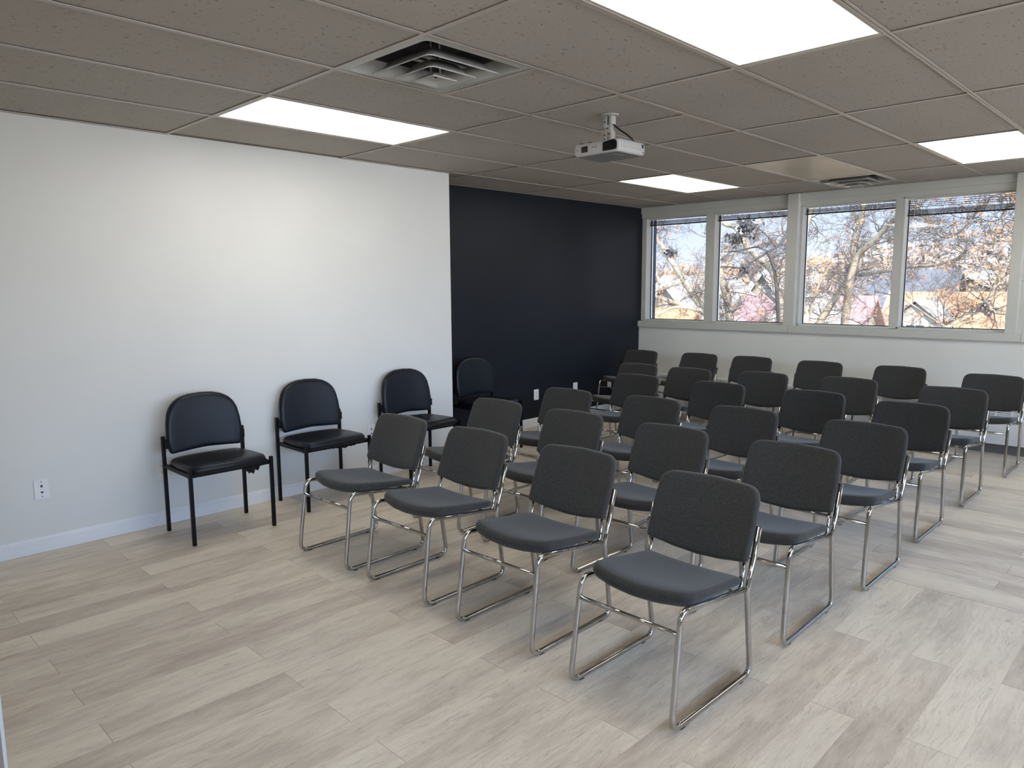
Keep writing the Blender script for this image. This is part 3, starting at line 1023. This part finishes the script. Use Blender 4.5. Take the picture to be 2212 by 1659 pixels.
for r, row in enumerate(ROWS):
    nr = len(row)
    for k, (x, yf, a) in enumerate(row):
        if k == 0:
            where = 'leftmost seat'
        elif k == nr - 1:
            where = 'rightmost seat'
        else:
            where = ORD[k] + ' seat from the left'
        lab = 'grey fabric chair with chrome sled base, %s, %s' % (ROWN[r], where)
        loc = (x, yf - OFF, 0)
        if chair0 is None:
            chair0 = make_sled_chair(lab, 'rows of grey sled chairs')
            chair0.location = loc
            chair0.rotation_euler = (0, 0, math.radians(a))
        else:
            dup(chair0, loc, math.radians(a), lab)

# ------------------------------------------------------------------ black vinyl side chairs (built facing -y)
def make_side_chair(label, group):
    t = thing('side_chair', label, 'chair', (0, 0, 0), 0, group)
    o = [(-0.235, -0.20), (0.0, -0.225), (0.235, -0.20), (0.242, 0.0), (0.225, 0.17), (-0.225, 0.17), (-0.242, 0.0)]
    o = densify(rounded(o, [0.07, 0.5, 0.07, 0.3, 0.05, 0.05, 0.3], 6), 0.03)
    def fs_(x, y, h):
        u = (y + 0.225) / 0.395
        z = 0.437 + 0.010 * (1 - (x / 0.24) ** 2) - 0.008 * u - 0.014 * max(0, 1 - u / 0.25) ** 2
        return (x, y, z + h)
    m = MB(); m.pad(o, 0.050, 0.026, fs_, 0, -0.02, 5)
    m.build('seat', M['vinyl'], t)
    # arched backrest
    o = [(-0.222, 0.485), (0.0, 0.497), (0.222, 0.485), (0.238, 0.56), (0.232, 0.66)]
    for k in range(1, 12):
        a = PI * k / 12
        ca, sa = math.cos(a), math.sin(a)
        o.append((0.226 * math.copysign(abs(ca) ** 0.80, ca), 0.668 + 0.170 * abs(sa) ** 0.80))
    o += [(-0.232, 0.66), (-0.238, 0.56)]
    rr = [0.02, 0.5, 0.02, 0.2, 0.2] + [0.1] * 11 + [0.2, 0.2]
    o = densify(rounded(o, rr, 3), 0.03)
    def fb(x, z, h):
        v = (z - 0.485) / 0.35
        y = 0.150 + 0.045 * v + 0.018 * (1 - (x / 0.24) ** 2) - 0.010
        return (x, y + h, z)
    m = MB(); m.pad(o, 0.052, 0.026, fb, 0, 0.63, 5)
    m.build('backrest', M['vinyl'], t)
    for sx in (-1, 1):
        x = sx * 0.248 + 0.005
        m = MB(); m.box(x - 0.0105, x + 0.0105, -0.203, -0.182, 0.0, 0.447)
        m.build('leg', M['black_metal'], t, bevel=0.003)
        m = MB(); m.box(x - 0.0105, x + 0.0105, 0.177, 0.198, 0.0, 0.592)
        m.build('leg', M['black_metal'], t, bevel=0.003)
        m = MB(); m.box(min(x, x - sx * 0.040), max(x, x - sx * 0.040), 0.150, 0.182, 0.52, 0.575)
        m.build('back_bracket', M['black_metal'], t)
    m = MB()
    for sx in (-1, 1):
        x = sx * 0.244 + 0.005
        m.box(x - 0.008, x + 0.008, -0.19, 0.19, 0.398, 0.420)
    m.box(-0.25, 0.25, -0.18, -0.164, 0.396, 0.416); m.box(-0.25, 0.25, 0.160, 0.176, 0.396, 0.416)
    m.build('seat_frame', M['black_metal'], t)
    m = MB(); m.box(-0.22, 0.22, -0.17, 0.165, 0.396, 0.412)
    m.build('seat_board', M['black_cloth'], t)
    return t
SLAB = ['black vinyl side chair with torn lining hanging under its seat, leftmost', 'black vinyl side chair, second from the left along the white wall',
        'black vinyl side chair at the end of the white wall beside the navy recess', 'black vinyl side chair against the navy wall in the recess']
side0 = make_side_chair(SLAB[0], 'black side chairs along the walls')
side0.location = (-0.310, 0.045, 0); side0.rotation_euler = (0, 0, RX)
s2 = dup(side0, (-0.400, 0.835, 0), RX, SLAB[1])
s3 = dup(side0, (-0.400, 1.690, 0), RX, SLAB[2])
s4 = dup(side0, (-0.715, 2.715, 0), RX, SLAB[3])
# torn lining under the first chair
rng = random.Random(4)
def ragged(x0, x1, y, ztop, drop, n, seed, parent, name):
    q = random.Random(seed)
    top, bot = [], []
    for i in range(n + 1):
        u = i / n
        x = x0 + (x1 - x0) * u
        top.append((x, y, ztop))
        bot.append((x + q.uniform(-0.006, 0.006), y + q.uniform(-0.012, 0.012), ztop - drop * (0.35 + 0.65 * q.random()) * (math.sin(PI * min(1, u * 1.15)) * 0.8 + 0.2)))
    mid = [((a[0] + c[0]) / 2, (a[1] + c[1]) / 2 + q.uniform(-0.015, 0.015), (a[2] + c[2]) / 2) for a, c in zip(top, bot)]
    m = MB()
    k = n + 1
    m.add(top + mid + bot, [(i, i + 1, k + i + 1, k + i) for i in range(n)] + [(k + i, k + i + 1, 2 * k + i + 1, 2 * k + i) for i in range(n)])
    return m.build(name, M['black_cloth'], parent)
ragged(0.08, 0.215, -0.166, 0.400, 0.055, 16, 3, side0, 'torn_lining')
ragged(0.11, 0.20, -0.10, 0.400, 0.050, 12, 5, side0, 'torn_lining')
ragged(-0.05, 0.20, -0.166, 0.398, 0.022, 20, 8, s2, 'torn_lining')

# ------------------------------------------------------------------ outside the windows
GZ = -6.6
b = MB(); b.box(-130, 60, 7.5, 190, GZ - 0.5, GZ)
struct(b.build('ground', M['lawn']), 'leaf covered gardens below the windows')

def house(name, label, cx, cy, lx, ly, eave, ridge, along, roof, wall, loc_rot=0.0, fascia=True, wins=()):
    """gable house; the ridge runs along 'x' or 'y'"""
    t = thing(name, label, 'house', (cx, cy, GZ), loc_rot, 'houses beyond the trees')
    e, r_ = eave - GZ, ridge - GZ
    hx, hy = lx / 2, ly / 2
    m = MB(); m.box(-hx, hx, -hy, hy, 0, e)
    if along == 'x':
        for s in (-1, 1):
            m.prism([(-hy, e), (hy, e), (0, r_ - 0.08)], s * hx - (0.1 if s > 0 else 0), s * hx + (0.1 if s < 0 else 0), axis=0)
    else:
        for s in (-1, 1):
            m.prism([(-hx, e), (hx, e), (0, r_ - 0.08)], s * hy - (0.1 if s > 0 else 0), s * hy + (0.1 if s < 0 else 0), axis=1)
    m.build('wall', wall, t)
    m = MB()
    ov = 0.35
    half = hy if along == 'x' else hx
    length = hx if along == 'x' else hy
    slope = (r_ - e) / half
    for s in (-1, 1):
        a0, a1 = s * (half + ov), 0.0
        z0, z1 = e - slope * ov, r_
        th = 0.16
        if along == 'x':
            vs = [(-length - ov, a0, z0), (length + ov, a0, z0), (length + ov, a1, z1), (-length - ov, a1, z1)]
        else:
            vs = [(a0, -length - ov, z0), (a0, length + ov, z0), (a1, length + ov, z1), (a1, -length - ov, z1)]
        top = [(x, y, z + th) for x, y, z in vs]
        m.add(vs + top, [(0, 1, 2, 3), (4, 5, 6, 7), (0, 1, 5, 4), (1, 2, 6, 5), (2, 3, 7, 6), (3, 0, 4, 7)])
    m.build('roof', roof, t)
    if fascia:
        m = MB()
        for s in (-1, 1):
            for g_ in (-1, 1):
                d = g_ * (length + ov + 0.03)
                p0, p1 = (s * (half + ov), e - slope * ov), (0, r_)
                w2 = 0.30
                out = [(p0[0], p0[1] - w2), (p0[0], p0[1] + 0.18), (p1[0], p1[1] + 0.18), (p1[0], p1[1] - w2)]
                m.prism(out, d - 0.05, d + 0.05, axis=0 if along == 'x' else 1)
            if along == 'x':
                m.box(-length - ov, length + ov, s * (half + ov) - 0.08, s * (half + ov) + 0.08, e - slope * ov - 0.12, e - slope * ov + 0.14)
            else:
                m.box(s * (half + ov) - 0.08, s * (half + ov) + 0.08, -length - ov, length + ov, e - slope * ov - 0.12, e - slope * ov + 0.14)
        m.build('fascia', M['white_trim'], t)
    for (x, z, ww, hh) in wins:
        m = MB(); m.box(x - ww / 2 - 0.12, x + ww / 2 + 0.12, -hy - 0.06, -hy + 0.02, z - GZ - 0.12, z - GZ + hh + 0.12)
        f = m.build('window', M['white_trim'], t)
        m = MB(); m.box(x - ww / 2, x + ww / 2, -hy - 0.08, -hy - 0.05, z - GZ, z - GZ + hh)
        m.build('pane', M['pane_dark'], f)
    return t

# house with the big orange roof, right window
hA = house('orange_roof_house', 'house with broad orange-brown roof and white dormer, rightmost window', -1.0, 35.2, 12.0, 9.0, -3.6, 0.95, 'x', M['roof_orange'], M['siding_white'])
d = MB(); d.box(-0.72, 0.72, -3.4, 0.6, 4.3, 5.85)
d.prism([(-0.72, 5.85), (0.72, 5.85), (0, 6.45)], -3.4, -3.3, axis=1)
dm = d.build('dormer', M['siding_white'], hA, loc=(-4.35, 0.3, 0.85))
d = MB()
for s in (-1, 1):
    vs = [(s * 1.0, -3.7, 5.66), (s * 1.0, 1.0, 5.66), (0, 1.0, 6.50), (0, -3.7, 6.50)]
    d.add(vs + [(x, y, z + 0.12) for x, y, z in vs], [(0, 1, 2, 3), (4, 5, 6, 7), (0, 1, 5, 4), (1, 2, 6, 5), (2, 3, 7, 6), (3, 0, 4, 7)])
d.build('dormer_roof', M['roof_pale'], dm)
d = MB(); d.box(-0.34, 0.34, -3.45, -3.38, 4.5, 5.5)
d.build('dormer_window', M['pane_dark'], dm)
d = MB(); d.box(-0.42, 0.42, -3.44, -3.385, 4.42, 5.58); d.box(-0.02, 0.02, -3.48, -3.44, 4.5, 5.5)
d.build('window_trim', M['white_trim'], dm)
house('white_gable_house', 'white gabled house rising behind the orange-brown roof', -6.8, 50.0, 5.0, 6.0, 0.75, 2.1, 'y', M['roof_pale'], M['siding_white'])
house('grey_roof_house', 'house with a large dark grey roof, seen right of the crossing trunks', -9.4, 44.5, 5.0, 8.0, -2.6, 2.1, 'x', M['roof_grey'], M['siding_blue'], fascia=False)
house('pink_roof_house', 'house with a broad faded pink roof behind the thick post', -8.9, 29.5, 5.0, 6.0, -2.3, 0.85, 'x', M['roof_pink'], M['siding_cream'], fascia=False)
house('cream_gable_house', 'near cream house gable with white boards, its peak hidden by the thick post', -5.25, 20.9, 4.6, 1.5, -1.25, 1.05, 'y', M['roof_pale'], M['siding_cream'])
house('white_roof_house', 'house with pale white roof behind the second window', -13.9, 40.0, 4.2, 8.0, -0.6, 2.3, 'y', M['roof_pale'], M['siding_white'])
house('pale_gable_house', 'white gabled house in the window next to the navy wall', -13.9, 29.5, 4.4, 6.0, -0.6, 1.75, 'y', M['roof_pale'], M['siding_white'])
house('tan_roof_house', 'house with a tan orange roof at the left end of the windows', -12.6, 22.6, 4.2, 4.4, -2.6, 0.45, 'x', M['roof_orange'], M['siding_cream'], fascia=False)

# near trees: limbs as traced branches, then random twigs
def smooth_path(pts, n=4):
    P = [Vector(p) for p in pts]
    out = []
    for i in range(len(P) - 1):
        p0 = P[max(0, i - 1)]; p1 = P[i]; p2 = P[i + 1]; p3 = P[min(len(P) - 1, i + 2)]
        for k in range(n):
            t = k / n
            out.append(0.5 * ((2 * p1) + (p2 - p0) * t + (2 * p0 - 5 * p1 + 4 * p2 - p3) * t * t + (3 * p1 - p0 - 3 * p2 + p3) * t ** 3))
    out.append(P[-1])
    return out

def grow(q, mb, ends, p, d, length, rad, depth):
    """a wandering twig with side twigs"""
    n = 5
    pts, rs = [p], [rad]
    cur, dr = Vector(p), Vector(d).normalized()
    for i in range(n):
        dr = (dr + Vector((q.gauss(0, 0.28), q.gauss(0, 0.16), q.gauss(0.03, 0.28)))).normalized()
        cur = cur + dr * length / n
        pts.append(cur.copy())
        rs.append(rad * (1 - 0.65 * (i + 1) / n))
        if depth > 0 and q.random() < 0.85:
            side = (dr + Vector((q.gauss(0, 0.8), q.gauss(0, 0.5), q.gauss(0.1, 0.7)))).normalized()
            grow(q, mb, ends, cur.copy(), side, length * q.uniform(0.4, 0.7), max(0.0026, rs[-1] * 0.62), depth - 1)
    mb.tube(pts, rs, 4 if rad < 0.012 else 5, caps=False)
    ends.append(pts[-1])

def leaf_cluster(q, mb, c, r, n, size):
    for _ in range(n):
        o = Vector((q.gauss(0, 1), q.gauss(0, 1), q.gauss(0, 1))) * r * 0.5 + Vector(c)
        a = Vector((q.gauss(0, 1), q.gauss(0, 1), q.gauss(0, 1))).normalized() * size * q.uniform(0.6, 1.2)
        b_ = a.orthogonal().normalized() * size * 0.45
        k = a.normalized().cross(b_) * 0.3
        mb.add([o - a, o + b_ + k, o + a, o - b_ + k], [(0, 1, 2, 3)])

def tree(name, label, limbs, dark, seed, twig_n, twig_len, leaves, extra_leaf=(), cat='tree'):
    t = thing(name, label, cat, (limbs[0][0][0][0], limbs[0][0][0][1], GZ), 0, 'bare trees outside the windows')
    o = Vector(t.location)
    q = random.Random(seed)
    tr, dk, tw, lf, ld = MB(), MB(), MB(), MB(), MB()
    ends = []
    for idx, (pts, r0, r1) in enumerate(limbs):
        P = smooth_path(pts, 5)
        n = len(P)
        rs = [r0 + (r1 - r0) * i / (n - 1) for i in range(n)]
        rs = [r * q.uniform(0.93, 1.07) for r in rs]
        P2 = [p - o for p in P]
        (dk if idx in dark else tr).tube(P2, rs, 9 if r0 > 0.03 else 6)
        L = sum((P[i + 1] - P[i]).length for i in range(n - 1))
        vis = [(i, p) for i, p in enumerate(P2) if -0.2 < P[i].z < 3.4]
        for _ in range(int(twig_n * L)):
            if not vis:
                break
            i, p = q.choice(vis)
            dr = Vector((q.gauss(0, 1), q.gauss(0, 0.45), q.gauss(0.25, 0.8))).normalized()
            grow(q, tw, ends, p, dr, twig_len * q.uniform(0.5, 1.2), max(0.005, min(0.011, rs[i] * 0.3)), 3)
    tr.build('trunk', M['bark'], t)
    if dk.v:
        dk.build('dark_limb', M['bark_dark'], t)
    tw.build('twigs', M['twig'], t)
    for e_ in ends:
        if q.random() < leaves:
            leaf_cluster(q, lf, e_, 0.075, 6, 0.028)
    if lf.v:
        lf.build('leaves', M['leaf'], t)
    for c, r, n in extra_leaf:
        leaf_cluster(q, ld, Vector(c) - o, r, n, 0.055)
    if ld.v:
        ld.build('dead_leaves', M['leaf_dark'], t)
    return t

tree('forked_tree', 'bare pale-barked tree with several leaning limbs, left two windows', [
    ([(-2.75, 11.8, GZ), (-2.8, 11.8, -3.5), (-2.85, 11.75, -1.2)], 0.24, 0.18),
    ([(-2.85, 11.75, -1.3), (-3.05, 11.6, -0.1), (-3.21, 11.50, 0.76), (-3.72, 11.70, 1.05), (-4.24, 11.90, 1.54), (-4.69, 12.10, 1.98), (-5.23, 12.30, 2.52), (-5.58, 12.50, 2.87), (-6.2, 12.8, 3.7)], 0.10, 0.035),
    ([(-3.05, 11.6, -0.1), (-3.30, 11.55, 0.65), (-3.60, 11.50, 0.95), (-4.05, 11.33, 1.10), (-4.29, 11.17, 1.20), (-4.71, 11.00, 1.34), (-5.3, 10.8, 1.55)], 0.075, 0.03),
    ([(-3.60, 11.50, 0.95), (-3.91, 11.00, 1.04), (-4.17, 10.50, 0.81), (-4.6, 10.2, 0.6)], 0.032, 0.02),
    ([(-4.23, 11.80, 1.55), (-4.26, 11.00, 1.38), (-4.5, 10.7, 1.25)], 0.024, 0.014),
    ([(-2.85, 11.75, -1.3), (-3.1, 12.0, 0.0), (-3.23, 12.00, 0.74), (-3.32, 12.10, 1.01), (-3.48, 12.20, 1.41), (-3.68, 12.30, 1.82), (-3.84, 12.40, 2.33), (-3.94, 12.50, 2.85), (-4.0, 12.6, 4.2)], 0.10, 0.06),
    ([(-2.85, 11.75, -1.3), (-2.2, 11.6, -0.2), (-1.91, 11.50, 0.88), (-2.12, 11.67, 1.41), (-2.27, 11.83, 1.72), (-2.62, 12.00, 1.98), (-2.97, 12.17, 2.21), (-3.33, 12.33, 2.64), (-3.75, 12.50, 2.80), (-4.4, 12.6, 3.4)], 0.095, 0.05),
    ([(-1.95, 11.6, 0.8), (-2.11, 11.80, 1.08), (-2.51, 12.00, 1.33), (-2.90, 12.20, 1.60), (-3.2, 12.4, 1.9)], 0.042, 0.022),
    ([(-2.08, 10.00, 1.57), (-1.92, 10.12, 1.83), (-1.65, 10.25, 2.03), (-1.50, 10.38, 2.17), (-1.42, 10.50, 2.39), (-1.2, 10.6, 2.9)], 0.016, 0.034),
    ([(-1.63, 10.20, 2.03), (-1.58, 10.30, 1.83), (-1.58, 10.40, 1.65), (-1.57, 10.50, 1.28), (-1.75, 11.0, 0.6), (-2.0, 11.5, 0.2)], 0.030, 0.034),
    ([(-2.66, 10.30, 1.68), (-2.51, 10.27, 1.80), (-2.11, 10.23, 1.77), (-1.95, 10.20, 1.84)], 0.012, 0.018),
    ([(-2.72, 10.30, 2.09), (-2.43, 10.28, 2.06), (-2.14, 10.25, 2.08), (-1.84, 10.23, 2.12), (-1.63, 10.20, 2.03)], 0.010, 0.018),
    ([(-1.55, 10.3, 2.12), (-1.72, 10.2, 2.36), (-2.0, 10.1, 2.55)], 0.016, 0.010),
], {8, 9, 10, 11, 12}, 7, 5.0, 0.55, 0.012, (((-2.02, 10.25, 2.47), 0.17, 150), ((-2.28, 10.3, 2.27), 0.12, 80), ((-4.05, 11.0, 2.12), 0.10, 45), ((-1.98, 10.1, 1.74), 0.08, 30)))

tree('twin_trunk_tree', 'bare tree with two crossing pale trunks behind the third window', [
    ([(-1.35, 12.3, GZ), (-1.35, 12.3, -3.0), (-1.32, 12.3, -1.0)], 0.22, 0.16),
    ([(-1.32, 12.3, -1.0), (-1.7, 12.4, 0.2), (-1.61, 12.50, 0.73), (-1.46, 12.62, 1.08), (-1.28, 12.73, 1.44), (-1.18, 12.85, 1.81), (-1.21, 12.97, 2.29), (-1.14, 13.08, 2.83), (-1.12, 13.20, 3.6)], 0.075, 0.05),
    ([(-1.32, 12.3, -1.0), (-1.15, 12.3, 0.0), (-1.07, 12.30, 0.73), (-0.99, 12.18, 1.26), (-0.93, 12.07, 1.54), (-0.76, 11.95, 2.00), (-0.49, 11.83, 2.21), (-0.19, 11.72, 2.51), (-0.01, 11.60, 2.65), (0.5, 11.4, 3.2)], 0.080, 0.04),
    ([(-1.5, 12.0, -0.5), (-1.50, 11.60, 0.75), (-1.66, 11.57, 1.35), (-1.70, 11.55, 1.94), (-1.60, 11.53, 2.43), (-1.44, 11.50, 2.83), (-1.2, 11.5, 3.4)], 0.095, 0.04),
    ([(-1.55, 11.7, 0.7), (-1.50, 11.87, 1.18), (-1.44, 11.93, 1.46), (-1.22, 12.00, 1.93)], 0.035, 0.018),
    ([(-1.67, 12.30, 1.81), (-1.37, 12.35, 1.58), (-1.08, 12.40, 1.38), (-0.8, 12.4, 1.15)], 0.028, 0.016),
    ([(-1.11, 13.00, 1.64), (-0.31, 12.73, 1.75), (0.08, 12.47, 1.78), (0.48, 12.20, 1.80), (0.9, 12.0, 1.95)], 0.036, 0.018),
    ([(-0.40, 11.8, 1.35), (0.22, 11.00, 1.27), (0.53, 10.83, 1.12), (0.77, 10.67, 0.98), (1.07, 10.50, 0.83)], 0.014, 0.010),
    ([(-0.49, 11.83, 2.21), (0.26, 11.00, 2.30), (0.54, 10.83, 2.26), (0.71, 10.67, 2.19), (0.85, 10.50, 2.15)], 0.014, 0.008),
], set(), 9, 6.5, 0.55, 0.010)

tree('right_tree', 'bare tree with orange leaf clumps reaching into the rightmost window', [
    ([(3.2, 11.6, GZ), (3.15, 11.6, -2.0), (2.9, 11.6, 0.2), (2.6, 11.6, 1.4)], 0.20, 0.10),
    ([(2.6, 11.6, 1.4), (2.2, 11.2, 2.3), (1.9, 11.1, 2.9), (1.67, 11.00, 2.66), (1.53, 11.00, 2.37), (1.49, 11.00, 2.16), (1.49, 11.00, 1.95)], 0.05, 0.012),
    ([(1.9, 11.1, 2.9), (1.4, 11.0, 2.75), (1.12, 11.00, 2.37), (0.94, 11.12, 2.22), (0.70, 11.25, 2.22), (0.47, 11.38, 2.50), (0.15, 11.50, 2.65)], 0.025, 0.012),
    ([(2.7, 11.6, 1.0), (2.1, 11.5, 1.0), (1.53, 11.33, 1.05), (1.39, 11.17, 1.11), (1.06, 11.00, 0.89), (0.8, 10.9, 0.7)], 0.05, 0.03),
    ([(1.39, 11.17, 1.11), (1.53, 11.33, 1.62), (1.64, 11.50, 1.98), (1.8, 11.6, 2.5)], 0.03, 0.012),
], set(), 13, 9.0, 0.6, 0.035, (((1.42, 11.0, 1.12), 0.10, 40),))

# mid-distance bare trees between the houses, then the wood on the hill
def far_tree(name, label, x, y, top, rad, matl, seed, n=900):
    t = thing(name, label, 'tree', (x, y, GZ), 0, 'leafless trees among the houses')
    q = random.Random(seed)
    m = MB(); m.tube([(0, 0, 0), (0.1, 0, (top - GZ) * 0.55)], [0.22, 0.10], 7)
    m.build('trunk', M['bark'], t)
    m = MB()
    cz = top - GZ - rad
    for _ in range(n):
        d = Vector((q.gauss(0, 1), q.gauss(0, 1), q.gauss(0, 1))).normalized() * rad * q.random() ** 0.4
        p = Vector((0, 0, cz)) + Vector((d.x, d.y, d.z))
        k = (d.normalized() + Vector((q.gauss(0, 0.6), q.gauss(0, 0.6), q.gauss(0, 0.6)))).normalized() * q.uniform(0.25, 0.7)
        s = k.orthogonal().normalized() * 0.05
        m.add([p - k - s, p - k + s, p + k], [(0, 1, 2)])
        m.add([p - k * 0.6 - s.cross(k).normalized() * 0.05, p - k * 0.6 + s.cross(k).normalized() * 0.05, p + k * 0.8], [(0, 1, 2)])
    m.build('crown', matl, t)
FARS = [('tan bare tree crown behind the leaning trunk in the first window', -24.0, 44, 2.8, 2.8, 'leaf_far'),
        ('russet tree crown right of the white gabled house, first window', -18.2, 46, 2.4, 2.4, 'leaf_far'),
        ('tan bushy tree between the pale trunks of the second window', -18.0, 34.5, 2.4, 2.0, 'twig_far'),
        ('pale bare tree crown low in the third window behind the trunks', -10.4, 36.2, 2.3, 2.2, 'twig_far_pink'),
        ('mauve bare tree right of the grey roof in the third window', -13.2, 55.5, 3.6, 3.0, 'twig_far_pink'),
        ('tan tree crown in front of the white gable in the rightmost window', -4.4, 43.2, 2.0, 1.7, 'twig_far'),
        ('russet tree crown above the orange-brown roof, rightmost window', -3.0, 57.5, 3.8, 3.0, 'leaf_far'),
        ('mauve tree crown at the right end of the rightmost window', -0.2, 46.5, 3.2, 2.4, 'twig_far_pink')]
for i, (lab, x, y, top, rad, mk) in enumerate(FARS):
    far_tree('bare_tree', lab, x, y, top, rad, M[mk], 50 + i)

q = random.Random(77)
m = MB()
for i in range(120):
    y = q.uniform(62, 110)
    x = q.uniform(-75, 18)
    ctr = Vector((x, y, -2.2 + (y - 62) * 0.075 + max(-1.0, min(2.6, (x + 42) * 0.085)) + q.uniform(-0.8, 1.0)))
    rad = q.uniform(3.4, 5.2)
    mi = q.choice((0, 0, 1, 2))
    for _ in range(230):
        d = Vector((q.gauss(0, 1), q.gauss(0, 1), q.gauss(0, 0.9))).normalized() * rad * q.random() ** 0.33
        p = ctr + d
        k = Vector((q.gauss(0, 1), q.gauss(0, 1), q.gauss(0, 1))).normalized() * q.uniform(0.4, 0.9)
        s = k.orthogonal().normalized() * 0.22
        m.add([p - k - s, p - k + s, p + k], [(0, 1, 2)], False, mi)
wd = m.build('woodland', [M['twig_far'], M['twig_far_pink'], M['leaf_far']])
tag(wd, 'distant russet and mauve woodland on the rise behind the houses', 'woodland')
wd['kind'] = 'stuff'
b = MB()
b.add([(-130, 60, GZ), (60, 60, GZ), (60, 130, 1.2), (-130, 130, 1.2)], [(0, 1, 2, 3)])
b.add([(-130, 130, 1.2), (60, 130, 1.2), (60, 190, GZ), (-130, 190, GZ)], [(0, 1, 2, 3)])
struct(b.build('hill', M['lawn']), 'low hill behind the houses')
